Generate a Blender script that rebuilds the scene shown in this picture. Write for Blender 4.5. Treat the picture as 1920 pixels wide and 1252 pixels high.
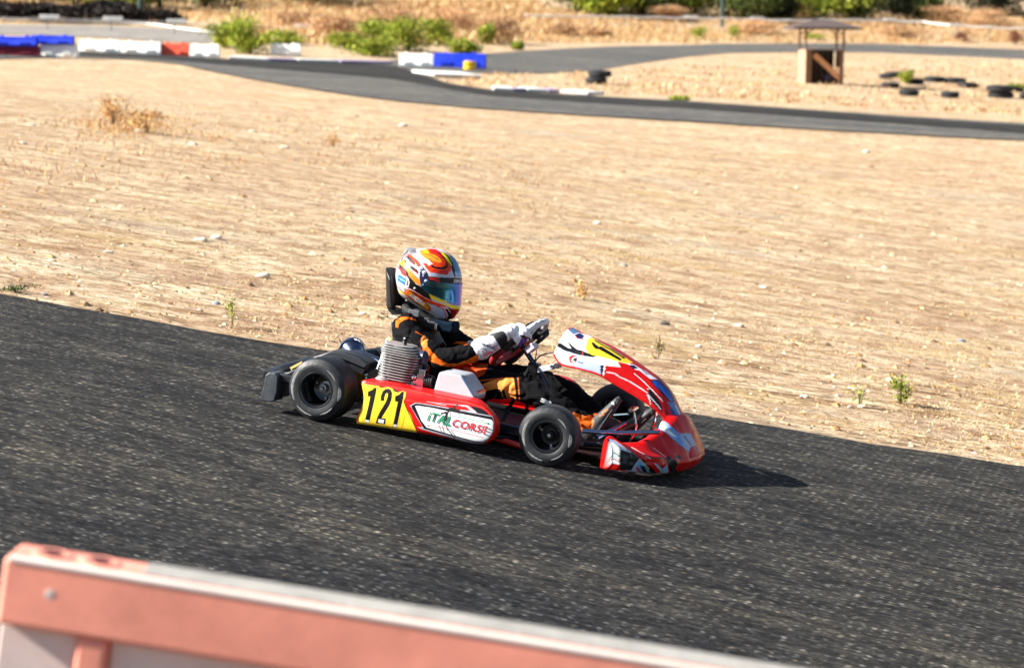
import bpy, bmesh, math, random
from math import sin, cos, pi, radians
from mathutils import Vector, Matrix, noise
from mathutils.bvhtree import BVHTree
import numpy as np
random.seed(7)
S = bpy.context.scene
COL = S.collection
for o in list(bpy.data.objects): bpy.data.objects.remove(o)

# ------------------------------------------------------------------ camera
F_PX, CAM_H, PITCH, ROLL = 4172.27, 1.796, 0.13183, 0.012
TILT = 0.13792                      # fall of the hillside track towards +x
cp, sp, cr, sr = cos(PITCH), sin(PITCH), cos(ROLL), sin(ROLL)
CF = Vector((0, cp, -sp)); CU0 = Vector((0, sp, cp)); CR0 = Vector((1, 0, 0))
CR = CR0*cr + CU0*sr; CU = CU0*cr - CR0*sr
CPOS = Vector((0, 0, CAM_H))
cd = bpy.data.cameras.new('camera'); cam = bpy.data.objects.new('camera', cd); COL.objects.link(cam)
cam.matrix_world = Matrix(((CR.x, CU.x, -CF.x, CPOS.x), (CR.y, CU.y, -CF.y, CPOS.y), (CR.z, CU.z, -CF.z, CPOS.z), (0, 0, 0, 1)))
cd.sensor_width = 36; cd.lens = F_PX/1920*36; cd.clip_start = .1; cd.clip_end = 3000
cd.dof.use_dof = True; cd.dof.focus_distance = 9.75; cd.dof.aperture_fstop = 3.7
S.camera = cam
# ------------------------------------------------------------------ light
SUN_E, SUN_A = radians(35.5), radians(-4)
W = bpy.data.worlds.new('World'); S.world = W; W.use_nodes = True
nt = W.node_tree; bg = nt.nodes['Background']
sky = nt.nodes.new('ShaderNodeTexSky'); sky.sky_type = 'NISHITA'; sky.sun_disc = False
sky.sun_elevation = SUN_E; sky.sun_rotation = radians(270)+SUN_A
nt.links.new(sky.outputs[0], bg.inputs[0]); bg.inputs[1].default_value = .05
sl = bpy.data.lights.new('sun', 'SUN'); sl.energy = 5; sl.angle = radians(.5); sl.color = (1, .96, .88)
so = bpy.data.objects.new('sun', sl); COL.objects.link(so); so.location = (-20, 0, 20)
so.rotation_euler = Vector((cos(SUN_E)*cos(SUN_A), -cos(SUN_E)*sin(SUN_A), -sin(SUN_E))).to_track_quat('-Z', 'Y').to_euler()
S.view_settings.view_transform = 'Standard'; S.view_settings.look = 'None'; S.view_settings.gamma = 1
S.view_settings.exposure = 1.38

# ------------------------------------------------------------------ helpers
def lin(c):
    return tuple(((v/255/12.92) if v/255 <= .04045 else ((v/255+.055)/1.055)**2.4) for v in c[:3])
def ray(px, py): return (CF*F_PX + CR*(px-960) - CU*(py-626)).normalized()
def to_px(P):
    d = P-CPOS; z = d.dot(CF)
    return 960+F_PX*d.dot(CR)/z, 626-F_PX*d.dot(CU)/z
def sstep(a, b, x):
    t = min(1, max(0, (x-a)/(b-a))); return t*t*(3-2*t)
BY = [(-60, 0), (14, 0), (20, 0), (50, .2), (80, .65), (110, 1.6), (132, 2.25), (150, 3.6), (175, 6.5), (260, 18), (400, 42), (600, 60)]
def base(y):
    if y <= BY[0][0]: return 0
    for i in range(len(BY)-1):
        if y <= BY[i+1][0]:
            # monotone hermite
            def sl_(k):
                if k <= 0 or k >= len(BY)-1: return 0
                return (BY[k+1][1]-BY[k-1][1])/(BY[k+1][0]-BY[k-1][0])
            h = BY[i+1][0]-BY[i][0]; t = (y-BY[i][0])/h
            m0, m1 = sl_(i)*h, sl_(i+1)*h
            if i < 2: m0 = m1 = 0
            return (2*t**3-3*t*t+1)*BY[i][1]+(t**3-2*t*t+t)*m0+(-2*t**3+3*t*t)*BY[i+1][1]+(t**3-t*t)*m1
    return BY[-1][1]
def G(x, y):
    t = TILT + (.04-TILT)*sstep(13, 62, y)
    return base(y) - t*max(-60, min(60, x))
def at(px, py, far=500):
    d = ray(px, py); s = 1.; prev = s
    while s < far:
        P = CPOS+d*s
        if P.z < G(P.x, P.y):
            a, b = prev, s
            for _ in range(30):
                m = (a+b)/2; P = CPOS+d*m
                if P.z < G(P.x, P.y): b = m
                else: a = m
            P = CPOS+d*b; return Vector((P.x, P.y, G(P.x, P.y)))
        prev = s; s += .25+s*.01
    return CPOS+d*far

MATS = {}
def mat(name, col=(.5, .5, .5), rough=.5, metal=0, coat=0, spec=.5, attr=False, bump=0, bscale=100, var=0, vscale=8, trans=0, alpha=1, sub=0):
    if name in MATS: return MATS[name]
    m = bpy.data.materials.new(name); m.use_nodes = True; n = m.node_tree; b = n.nodes['Principled BSDF']
    b.inputs['Base Color'].default_value = (*col, 1); b.inputs['Roughness'].default_value = rough
    b.inputs['Metallic'].default_value = metal; b.inputs['Coat Weight'].default_value = coat; b.inputs['Coat Roughness'].default_value = .06
    b.inputs['Specular IOR Level'].default_value = spec; b.inputs['Transmission Weight'].default_value = trans; b.inputs['Alpha'].default_value = alpha
    b.inputs['Subsurface Weight'].default_value = sub
    src = None
    if attr:
        a = n.nodes.new('ShaderNodeAttribute'); a.attribute_name = 'Col'; src = a.outputs['Color']
    tc = n.nodes.new('ShaderNodeTexCoord')
    if var:
        nz = n.nodes.new('ShaderNodeTexNoise'); nz.inputs['Scale'].default_value = vscale; nz.inputs['Detail'].default_value = 8; nz.inputs['Roughness'].default_value = .65
        n.links.new(tc.outputs['Object'], nz.inputs['Vector'])
        mr = n.nodes.new('ShaderNodeMapRange'); mr.inputs[1].default_value = .3; mr.inputs[2].default_value = .7
        mr.inputs[3].default_value = 1-var; mr.inputs[4].default_value = 1+var
        n.links.new(nz.outputs[0], mr.inputs[0])
        mx = n.nodes.new('ShaderNodeVectorMath'); mx.operation = 'SCALE'
        if src: n.links.new(src, mx.inputs[0])
        else: mx.inputs[0].default_value = col
        n.links.new(mr.outputs[0], mx.inputs['Scale']); src = mx.outputs[0]
        rr = n.nodes.new('ShaderNodeMapRange'); rr.inputs[1].default_value = .3; rr.inputs[2].default_value = .7
        rr.inputs[3].default_value = max(.03, rough-.12); rr.inputs[4].default_value = min(1, rough+.15)
        n.links.new(nz.outputs[0], rr.inputs[0]); n.links.new(rr.outputs[0], b.inputs['Roughness'])
    if src: n.links.new(src, b.inputs['Base Color'])
    if bump:
        nb = n.nodes.new('ShaderNodeTexNoise'); nb.inputs['Scale'].default_value = bscale; nb.inputs['Detail'].default_value = 6
        n.links.new(tc.outputs['Object'], nb.inputs['Vector'])
        bp = n.nodes.new('ShaderNodeBump'); bp.inputs['Strength'].default_value = bump; bp.inputs['Distance'].default_value = .01
        n.links.new(nb.outputs[0], bp.inputs['Height']); n.links.new(bp.outputs[0], b.inputs['Normal'])
    MATS[name] = m; return m

def link(name, me, m=None, parent=None, smooth=True, kind=None, label=None):
    o = bpy.data.objects.new(name, me); COL.objects.link(o)
    if m: me.materials.append(m)
    if parent: o.parent = parent
    if kind: o['kind'] = kind
    if label: o['label'] = label
    if smooth:
        me.polygons.foreach_set('use_smooth', [True]*len(me.polygons))
    return o
def tag(o, label, cat, group=None):
    o['label'] = label; o['category'] = cat
    if group: o['group'] = group
    return o
def empty(name, label, cat, loc=(0, 0, 0), rz=0, group=None, matrix=None):
    o = bpy.data.objects.new(name, None); COL.objects.link(o); o.empty_display_size = .1
    if matrix is not None: o.matrix_world = matrix
    else: o.location = loc; o.rotation_euler = (0, 0, rz)
    return tag(o, label, cat, group)
class MB:
    def __init__(s): s.v = []; s.f = []
    def add(s, v, f):
        k = len(s.v); s.v += [tuple(p) for p in v]; s.f += [tuple(i+k for i in q) for q in f]; return s
    def box(s, c, d, M=None, taper=(1, 1)):
        vs = []
        for z in (-1, 1):
            for y in (-1, 1):
                for x in (-1, 1):
                    tx, ty = taper if z > 0 else (1, 1)
                    p = Vector((x*d[0]/2*tx, y*d[1]/2*ty, z*d[2]/2))
                    if M: p = M@p
                    vs.append(p+Vector(c))
        return s.add(vs, [(0, 2, 3, 1), (4, 5, 7, 6), (0, 1, 5, 4), (2, 6, 7, 3), (0, 4, 6, 2), (1, 3, 7, 5)])
    def tube(s, pts, r, n=10, caps=True, flat=None):
        pts = [Vector(p) for p in pts]; rs = r if isinstance(r, (list, tuple)) else [r]*len(pts)
        vs = []; fs = []; ref = None
        for i, p in enumerate(pts):
            t = (pts[min(i+1, len(pts)-1)]-pts[max(i-1, 0)]).normalized()
            if ref is None:
                ref = Vector((0, 0, 1)) if abs(t.z) < .9 else Vector((1, 0, 0))
            a = (ref-t*ref.dot(t)).normalized(); b = t.cross(a); ref = a
            for k in range(n):
                w = 2*pi*k/n
                ra, rb = (rs[i] if isinstance(rs[i], tuple) else (rs[i], rs[i]))
                vs.append(p+a*cos(w)*ra+b*sin(w)*rb)
        for i in range(len(pts)-1):
            for k in range(n):
                fs.append((i*n+k, i*n+(k+1) % n, (i+1)*n+(k+1) % n, (i+1)*n+k))
        if caps:
            fs.append(tuple(reversed(range(n)))); fs.append(tuple((len(pts)-1)*n+k for k in range(n)))
        return s.add(vs, fs)
    def ball(s, c, r, nu=16, nv=10, M=None):
        r = (r, r, r) if not isinstance(r, (tuple, list)) else r
        vs = [(0, 0, -1)]; fs = []
        for j in range(1, nv):
            a = -pi/2+pi*j/nv
            for i in range(nu): vs.append((cos(a)*cos(2*pi*i/nu), cos(a)*sin(2*pi*i/nu), sin(a)))
        vs.append((0, 0, 1))
        for i in range(nu):
            fs.append((0, 1+(i+1) % nu, 1+i)); e = 1+(nv-2)*nu
            fs.append((e+i, e+(i+1) % nu, len(vs)-1))
            for j in range(nv-2):
                q = 1+j*nu; fs.append((q+i, q+(i+1) % nu, q+nu+(i+1) % nu, q+nu+i))
        out = []
        for v in vs:
            p = Vector((v[0]*r[0], v[1]*r[1], v[2]*r[2]))
            if M: p = M@p
            out.append(p+Vector(c))
        return s.add(out, fs)
    def lathe(s, c, axis, prof, n=48, close=True):
        axis = Vector(axis).normalized(); ref = Vector((0, 0, 1)) if abs(axis.z) < .9 else Vector((1, 0, 0))
        a = (ref-axis*ref.dot(axis)).normalized(); b = axis.cross(a); c = Vector(c); m = len(prof); vs = []; fs = []
        for k in range(n):
            w = 2*pi*k/n
            for (h, r) in prof: vs.append(c+axis*h+(a*cos(w)+b*sin(w))*r)
        for k in range(n):
            for j in range(m if close else m-1):
                fs.append((k*m+j, k*m+(j+1) % m, ((k+1) % n)*m+(j+1) % m, ((k+1) % n)*m+j))
        return s.add(vs, fs)
    def prism(s, poly, off):
        n = len(poly); off = Vector(off); v = [Vector(p) for p in poly]; v2 = [p+off for p in v]
        fs = [tuple(range(n)), tuple(reversed(range(n, 2*n)))]+[(i, i+n, (i+1) % n+n, (i+1) % n) for i in range(n)]
        return s.add(v+v2, fs)
    def grid(s, rows):
        n = len(rows[0]); k = [p for r in rows for p in r]
        return s.add(k, [(i*n+j, i*n+j+1, (i+1)*n+j+1, (i+1)*n+j) for i in range(len(rows)-1) for j in range(n-1)])
    def mesh(s, name='mesh'):
        me = bpy.data.meshes.new(name); me.from_pydata(s.v, [], s.f); me.update(); return me
    def build(s, name, m=None, parent=None, smooth=True, bevel=0, **kw):
        me = s.mesh(name)
        bm = bmesh.new(); bm.from_mesh(me)
        bmesh.ops.recalc_face_normals(bm, faces=bm.faces); bm.to_mesh(me); bm.free()
        o = link(name, me, m, parent, smooth, **kw)
        if bevel:
            b = o.modifiers.new('bevel', 'BEVEL'); b.width = bevel; b.segments = 3; b.limit_method = 'ANGLE'; b.angle_limit = radians(35)
            b.harden_normals = True
        elif smooth: autosmooth(o)
        return o
def autosmooth(o, ang=35):
    me = o.data; bm = bmesh.new(); bm.from_mesh(me); lim = radians(ang)
    for e in bm.edges:
        e.smooth = not (len(e.link_faces) == 2 and e.calc_face_angle(0) > lim)
    bm.to_mesh(me); bm.free()
def bake(o, *mods):
    for t, kw in mods:
        m = o.modifiers.new(t, t)
        for k, v in kw.items(): setattr(m, k, v)
    dg = bpy.context.evaluated_depsgraph_get(); e = o.evaluated_get(dg)
    me = bpy.data.meshes.new_from_object(e); o.modifiers.clear(); old = o.data; o.data = me; bpy.data.meshes.remove(old)
    me.polygons.foreach_set('use_smooth', [True]*len(me.polygons)); me.update(); return o
def crom(pts, n=8):
    pts = [Vector(p) for p in pts]; out = []
    P = [pts[0]*2-pts[1]]+pts+[pts[-1]*2-pts[-2]]
    for i in range(1, len(P)-2):
        for k in range(n):
            t = k/n; a, b, c, d = P[i-1:i+3]
            out.append(.5*((2*b)+(c-a)*t+(2*a-5*b+4*c-d)*t*t+(3*b-a-3*c+d)*t**3))
    out.append(pts[-1]); return out
def inpoly(poly):
    P = np.array(poly, float)
    lo, hi = P.min(0), P.max(0)
    def f(x, y):
        r = np.zeros(len(x), bool); m = (x >= lo[0]) & (x <= hi[0]) & (y >= lo[1]) & (y <= hi[1])
        if not m.any(): return r
        X, Y = x[m], y[m]; c = np.zeros(len(X), bool); j = len(P)-1
        for i in range(len(P)):
            xi, yi = P[i]; xj, yj = P[j]
            if yi != yj:
                t = ((yi > Y) != (yj > Y)) & (X < (xj-xi)*(Y-yi)/(yj-yi)+xi); c ^= t
            j = i
        r[m] = c; return r
    return f
def paint(o, base_col, polys, W_, mirror=None):
    """Livery painted on a part as its own colours: W_ = the part's local-to-world matrix at rest."""
    me = o.data; n = len(me.vertices); co = np.empty(n*3); me.vertices.foreach_get('co', co); co = co.reshape(-1, 3)
    no = np.empty(n*3); me.vertex_normals.foreach_get('vector', no); no = no.reshape(-1, 3)
    M = np.array(W_); R = M[:3, :3]; wc = co@R.T+M[:3, 3]; wn = no@R.T
    if mirror is not None:
        back = ((np.array(CPOS)-wc)*wn).sum(1) < 0
        Mm = np.array(mirror); Mi = np.linalg.inv(Mm)
        loc = wc[back]@Mi[:3, :3].T+Mi[:3, 3]; loc[:, 1] *= -1
        wc[back] = loc@Mm[:3, :3].T+Mm[:3, 3]
    d = wc-np.array(CPOS); z = d@np.array(CF); x = 960+F_PX*(d@np.array(CR))/z; y = 626-F_PX*(d@np.array(CU))/z
    col = np.ones((n, 4)); col[:, :3] = lin(base_col)
    for c, poly in polys:
        if isinstance(poly, tuple) and poly[0] == 'c':
            m = (x-poly[1])**2+(y-poly[2])**2 < poly[3]**2
        else: m = inpoly(poly)(x, y)
        col[m, :3] = lin(c)
    a = me.color_attributes.new('Col', 'FLOAT_COLOR', 'POINT'); a.data.foreach_set('color', col.ravel())
def crop(ox, oy, s, polys):
    out = []
    for c, p in polys:
        if isinstance(p, tuple) and p[0] == 'c': out.append((c, ('c', ox+p[1]/s, oy+p[2]/s, p[3]/s)))
        else: out.append((c, [(ox+x/s, oy+y/s) for x, y in p]))
    return out
def stroke(pts, w):
    """thin painted line as a polygon"""
    L = []; R_ = []
    for i, p in enumerate(pts):
        a = Vector(pts[max(i-1, 0)]); b = Vector(pts[min(i+1, len(pts)-1)]); t = (b-a).normalized(); nn = Vector((-t.y, t.x))*w/2
        L.append(tuple(Vector(p)+nn)); R_.append(tuple(Vector(p)-nn))
    return L+R_[::-1]

# ------------------------------------------------------------------ ground materials
def ground_mat():
    m = bpy.data.materials.new('dry_dirt'); m.use_nodes = True; n = m.node_tree; b = n.nodes['Principled BSDF']
    b.inputs['Roughness'].default_value = .95; b.inputs['Specular IOR Level'].default_value = .1
    tc = n.nodes.new('ShaderNodeTexCoord')
    def nz(scale, det=8, rough=.6, stretch=(1, 1, 1), rot=0):
        mp = n.nodes.new('ShaderNodeMapping'); mp.inputs['Scale'].default_value = stretch; mp.inputs['Rotation'].default_value = (0, 0, rot)
        n.links.new(tc.outputs['Object'], mp.inputs[0])
        t = n.nodes.new('ShaderNodeTexNoise'); t.inputs['Scale'].default_value = scale; t.inputs['Detail'].default_value = det; t.inputs['Roughness'].default_value = rough
        n.links.new(mp.outputs[0], t.inputs['Vector']); return t.outputs[0]
    def ramp(src, stops):
        r = n.nodes.new('ShaderNodeValToRGB'); e = r.color_ramp.elements
        while len(e) < len(stops): e.new(.5)
        for i, (p, c) in enumerate(stops): e[i].position = p; e[i].color = (*c, 1)
        n.links.new(src, r.inputs[0]); return r.outputs[0]
    def mixc(f, a, c, mode='MIX'):
        x = n.nodes.new('ShaderNodeMix'); x.data_type = 'RGBA'; x.blend_type = mode
        if hasattr(f, 'links') or hasattr(f, 'node'): n.links.new(f, x.inputs[0])
        else: x.inputs[0].default_value = f
        for i, s in ((6, a), (7, c)):
            if isinstance(s, tuple): x.inputs[i].default_value = (*s, 1)
            else: n.links.new(s, x.inputs[i])
        return x.outputs[2]
    big = ramp(nz(.35, 6, .7, (.35, 1, 1), .15), [(.40, (0, 0, 0)), (.65, (1, 1, 1))])
    fine = nz(13, 11, .78, (.5, 1.1, 1), .12)
    c1 = ramp(fine, [(.36, (.07, .045, .028)), (.43, (.30, .21, .135)), (.49, (.58, .455, .305)), (.57, (.76, .64, .47)), (.67, (.88, .83, .72))])
    c2 = ramp(fine, [(.36, (.075, .045, .028)), (.43, (.28, .18, .115)), (.50, (.52, .385, .245)), (.59, (.70, .56, .39)), (.70, (.84, .76, .62))])
    col = mixc(big, c1, c2)
    mot = ramp(nz(3.2, 9, .78, (.55, 1, 1), .16), [(.40, (.56, .45, .36)), (.46, (.86, .78, .68)), (.52, (1.04, 1.03, .98)), (.62, (1.2, 1.2, 1.15))])
    col = mixc(1.0, col, mot, 'MULTIPLY')
    pit = ramp(nz(11, 7, .7, (.45, 1, 1), .16), [(.33, (.22, .18, .16)), (.40, (1, 1, 1))])
    col = mixc(1.0, col, pit, 'MULTIPLY')
    band = ramp(nz(1.6, 7, .72, (.35, 1, 1), .16), [(.42, (0, 0, 0)), (.62, (1, 1, 1))])
    fb_ = n.nodes.new('ShaderNodeMath'); fb_.operation = 'MULTIPLY'; fb_.inputs[1].default_value = .6; n.links.new(band, fb_.inputs[0])
    rustc = ramp(nz(22, 8, .75, (.35, 1.3, 1), .12), [(.36, (.08, .042, .03)), (.45, (.27, .145, .095)), (.54, (.48, .295, .185)), (.66, (.72, .53, .37))])
    col = mixc(fb_.outputs[0], col, rustc)
    pat = ramp(nz(1.1, 6, .7, (.5, 1.2, 1), .1), [(.54, (0, 0, 0)), (.68, (1, 1, 1))])
    straw = ramp(nz(30, 6, .7, (.3, 1.4, 1)), [(.3, (.24, .16, .05)), (.6, (.62, .45, .20))])
    f = n.nodes.new('ShaderNodeMath'); f.operation = 'MULTIPLY'; f.inputs[1].default_value = .55; n.links.new(pat, f.inputs[0])
    col = mixc(f.outputs[0], col, straw)
    # grey gravel patches
    gp = ramp(nz(.6, 5, .6, (.4, 1, 1), .1), [(.56, (0, 0, 0)), (.72, (1, 1, 1))])
    g2 = n.nodes.new('ShaderNodeMath'); g2.operation = 'MULTIPLY'; g2.inputs[1].default_value = .5; n.links.new(gp, g2.inputs[0])
    gr = ramp(nz(40, 5, .8), [(.3, (.12, .11, .10)), (.5, (.40, .35, .28)), (.7, (.66, .60, .50))])
    col = mixc(g2.outputs[0], col, gr)
    n.links.new(col, b.inputs['Base Color'])
    bp = n.nodes.new('ShaderNodeBump'); bp.inputs['Strength'].default_value = 1; bp.inputs['Distance'].default_value = .045
    n.links.new(nz(12, 12, .7, (.8, 1, 1), .12), bp.inputs['Height']); n.links.new(bp.outputs[0], b.inputs['Normal'])
    return m
def asphalt_mat(name, tint=1., speck=1., rot=0, lo=.012, hi=.064):
    m = bpy.data.materials.new(name); m.use_nodes = True; n = m.node_tree; b = n.nodes['Principled BSDF']
    b.inputs['Roughness'].default_value = .85; b.inputs['Specular IOR Level'].default_value = .12
    tc = n.nodes.new('ShaderNodeTexCoord'); mp = n.nodes.new('ShaderNodeMapping'); mp.inputs['Rotation'].default_value = (0, 0, rot)
    n.links.new(tc.outputs['Object'], mp.inputs[0])
    def vec(s):
        q = n.nodes.new('ShaderNodeMapping'); q.inputs['Scale'].default_value = s; n.links.new(mp.outputs[0], q.inputs[0]); return q.outputs[0]
    def noise_(s, scale, det=6, r=.7):
        t = n.nodes.new('ShaderNodeTexNoise'); t.inputs['Scale'].default_value = scale; t.inputs['Detail'].default_value = det; t.inputs['Roughness'].default_value = r
        n.links.new(vec(s), t.inputs['Vector']); return t.outputs[0]
    def ramp(src, stops):
        r = n.nodes.new('ShaderNodeValToRGB'); e = r.color_ramp.elements
        while len(e) < len(stops): e.new(.5)
        for i, (p, c) in enumerate(stops): e[i].position = p; e[i].color = (*[v*tint for v in c], 1)
        n.links.new(src, r.inputs[0]); return r.outputs[0]
    base_ = ramp(noise_((.3, 1.1, 1), 60, 9, .9), [(.40, (lo*.3, lo*.3, lo*.3)), (.47, (.0125, .0125, .013)), (.52, (.034, .033, .032)), (.58, (hi*1.15, hi*1.1, hi*1.0)), (.68, (hi*3.8, hi*3.5, hi*3.0))])
    vo = n.nodes.new('ShaderNodeTexVoronoi'); vo.inputs['Scale'].default_value = 85; n.links.new(vec((.3, 1.1, 1)), vo.inputs['Vector'])
    dot = ramp(vo.outputs['Distance'], [(.14, (1/tint,)*3), (.36, (0, 0, 0))])
    sel = n.nodes.new('ShaderNodeSeparateColor'); n.links.new(vo.outputs['Color'], sel.inputs[0])
    gt = n.nodes.new('ShaderNodeMath'); gt.operation = 'GREATER_THAN'; gt.inputs[1].default_value = .72; n.links.new(sel.outputs[0], gt.inputs[0])
    ml = n.nodes.new('ShaderNodeMath'); ml.operation = 'MULTIPLY'; n.links.new(gt.outputs[0], ml.inputs[0]); n.links.new(dot, ml.inputs[1])
    m2 = n.nodes.new('ShaderNodeMath'); m2.operation = 'MULTIPLY'; m2.inputs[1].default_value = .7*speck; n.links.new(ml.outputs[0], m2.inputs[0])
    x = n.nodes.new('ShaderNodeMix'); x.data_type = 'RGBA'; n.links.new(m2.outputs[0], x.inputs[0]); n.links.new(base_, x.inputs[6])
    pebc = ramp(sel.outputs[1], [(.0, (.42, .35, .24)), (.4, (.25, .24, .23)), (.8, (.5, .49, .46))]); n.links.new(pebc, x.inputs[7])
    # worn patches, rubbered-in line
    pt = ramp(noise_((.15, 1, 1), 1.3, 5, .6), [(.3, (.62, .66, .74)), (.5, (1, 1, 1)), (.7, (1.45, 1.38, 1.24))])
    y = n.nodes.new('ShaderNodeMix'); y.data_type = 'RGBA'; y.blend_type = 'MULTIPLY'; y.inputs[0].default_value = 1
    mm = ramp(noise_((.22, 1, 1), 13, 5, .75), [(.36, (.5/tint, .5/tint, .53/tint)), (.5, (1/tint, 1/tint, 1/tint)), (.62, (1.9/tint, 1.8/tint, 1.62/tint))])
    y2 = n.nodes.new('ShaderNodeMix'); y2.data_type = 'RGBA'; y2.blend_type = 'MULTIPLY'; y2.inputs[0].default_value = 1; y2.clamp_result = False
    n.links.new(x.outputs[2], y2.inputs[6]); n.links.new(mm, y2.inputs[7])
    n.links.new(y2.outputs[2], y.inputs[6]); n.links.new(pt, y.inputs[7]); n.links.new(y.outputs[2], b.inputs['Base Color'])
    bp = n.nodes.new('ShaderNodeBump'); bp.inputs['Strength'].default_value = .8; bp.inputs['Distance'].default_value = .006
    n.links.new(noise_((.5, 1, 1), 70, 6, .8), bp.inputs['Height']); n.links.new(bp.outputs[0], b.inputs['Normal'])
    return m
DIRT = ground_mat()
EDGE_ROT = -0.25
ASPH = asphalt_mat('asphalt', rot=.30)
ASPH2 = asphalt_mat('worn_asphalt', tint=1.75, speck=.3, rot=.1)
# ------------------------------------------------------------------ setting
ys = [-60, -40, -20, -10, -4]+[i*.5 for i in range(0, 60)]+[30+i for i in range(0, 150)]+[180+i*5 for i in range(0, 16)]+[260+i*20 for i in range(18)]
xs = [-220, -120, -60]+[-60+i*3 for i in range(1, 40)]+[60, 120, 220]
g = MB(); g.grid([[(x, y, G(x, y)) for x in xs] for y in ys])
link('ground', g.mesh('ground'), DIRT, kind='structure')
def sheet(name, A, B, m, dz=.008, n=10, kind='structure', jag=0, group=None):
    """road surface between two edge lines given as ground points"""
    def resample(L, k):
        d = [0]
        for i in range(1, len(L)): d.append(d[-1]+(L[i]-L[i-1]).length)
        out = []
        for j in range(k):
            s = d[-1]*j/(k-1); i = 1
            while i < len(L)-1 and d[i] < s: i += 1
            out.append(L[i-1].lerp(L[i], (s-d[i-1])/max(1e-6, d[i]-d[i-1])))
        return out
    k = 240
    A, B = resample(A, k), resample(B, k); rows = []
    for i in range(k):
        r = []
        for j in range(n+1):
            p = A[i].lerp(B[i], j/n)
            if jag and j in (0, n):
                q = noise.noise(Vector((p.x*1.7, p.y*1.7, 3)))*jag+noise.noise(Vector((p.x*6, p.y*6, 9)))*jag*.4
                p = p+(A[i]-B[i]).normalized()*q
            r.append((p.x, p.y, G(p.x, p.y)+dz))
        rows.append(r)
    b_ = MB(); b_.grid(rows); o = b_.build(name, m, kind=kind); return o
def ln(pts): return [at(*p) for p in pts]
# near track: far edge from the photograph, near edge runs behind the camera
far_edge = ln([(0, 552), (166, 583), (333, 614), (500, 643), (610, 660), (900, 711), (1300, 779), (1461, 805), (1623, 831), (1784, 857), (1920, 875)])
d0 = (far_edge[0]-far_edge[3]).normalized(); d1 = (far_edge[-1]-far_edge[-4]).normalized()
far_edge = [far_edge[0]+d0*40]+far_edge+[far_edge[-1]+d1*40]
near_edge = [Vector((p.x, p.y-11.2, 0)) for p in far_edge]
sheet('race_track', far_edge, near_edge, ASPH, n=24, jag=.09)
# middle track
mt = ln([(-40, 103), (150, 99), (300, 105), (430, 112), (560, 117), (660, 119), (740, 123), (790, 140), (840, 158), (920, 170), (1110, 182), (1300, 192), (1500, 206), (1700, 220), (1920, 233), (2100, 244)])
mb_ = ln([(-40, 112), (150, 109), (250, 113), (330, 121), (430, 142), (530, 160), (640, 178), (760, 193), (900, 205), (1000, 212), (1110, 219), (1300, 230), (1500, 243), (1700, 254), (1920, 265), (2100, 273)])
sheet('middle_track', mt, mb_, ASPH2, dz=.03, jag=.15, n=12)
ft = ln([(640, 121), (760, 112), (880, 104), (960, 98), (1080, 91), (1200, 87), (1350, 83), (1500, 82), (1640, 83), (1780, 88), (1920, 94), (2100, 102)])
fb = ln([(740, 128), (830, 136), (910, 138), (1010, 139), (1110, 134), (1180, 122), (1280, 108), (1370, 100), (1520, 98), (1640, 99), (1780, 105), (1920, 112), (2100, 121)])
rl_a = ln([(150, 99.5), (300, 105.5), (430, 113), (560, 119), (660, 122), (745, 127), (800, 146), (845, 160), (920, 171.5), (1110, 184), (1300, 195), (1500, 209), (1700, 224), (1920, 239), (2100, 251)])
rl_b = ln([(150, 106), (300, 113), (430, 124), (560, 135), (660, 143), (745, 152), (800, 162), (845, 171), (920, 182), (1110, 195), (1300, 206), (1500, 221), (1700, 236), (1920, 253), (2100, 265)])
sheet('racing_line', rl_a, rl_b, asphalt_mat('rubbered_asphalt', tint=.95, speck=.3, rot=.1), dz=.045, jag=.25, n=8)
sheet('far_track', ft, fb, ASPH2, dz=.02, jag=.15, n=12)
lt = ln([(-60, 47), (60, 48), (200, 50), (330, 56), (400, 62)]); lb = ln([(-60, 64), (60, 66), (200, 72), (330, 80), (400, 82)])
sheet('service_road', lt, lb, mat('pale_road', (.23, .205, .18), .9, var=.25, vscale=1.2), dz=.025, jag=.2, n=8)
# painted kerbs
white_paint = mat('white_paint', (.72, .71, .68), .7, var=.15, vscale=3); purple_paint = mat('faded_kerb_paint', (.36, .30, .42), .8, var=.2, vscale=3)
def kerb(pts, w, label, group):
    e = None
    P = ln(pts)
    root = empty('kerb', label, 'kerb', P[0], group=group)
    for i in range(len(P)-1):
        a, b = P[i], P[i+1]; b = a.lerp(b, .96); nn = Vector((-(b-a).y, (b-a).x, 0)).normalized()*w
        m_ = MB(); q = [a, b, b+nn, a+nn]; q = [Vector((p.x, p.y, G(p.x, p.y)+.04))-P[0] for p in q]; m_.prism(q, (0, 0, .10))
        m_.build('kerb_block', white_paint if i % 2 == 0 else purple_paint, root, bevel=.03)
    return root
kerb([(925, 173), (965, 175), (990, 175.5), (1028, 177), (1050, 178), (1105, 182)], 1.0, 'white and faded purple kerb on the inside of the middle track bend', None)
kerb([(772, 139), (815, 146)], 1.6, 'short white kerb block where the two tracks split', None)
kerb([(430, 113), (505, 117), (560, 119), (640, 121), (740, 123)], .7, 'thin white kerb along the far side of the middle track', None)

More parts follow.
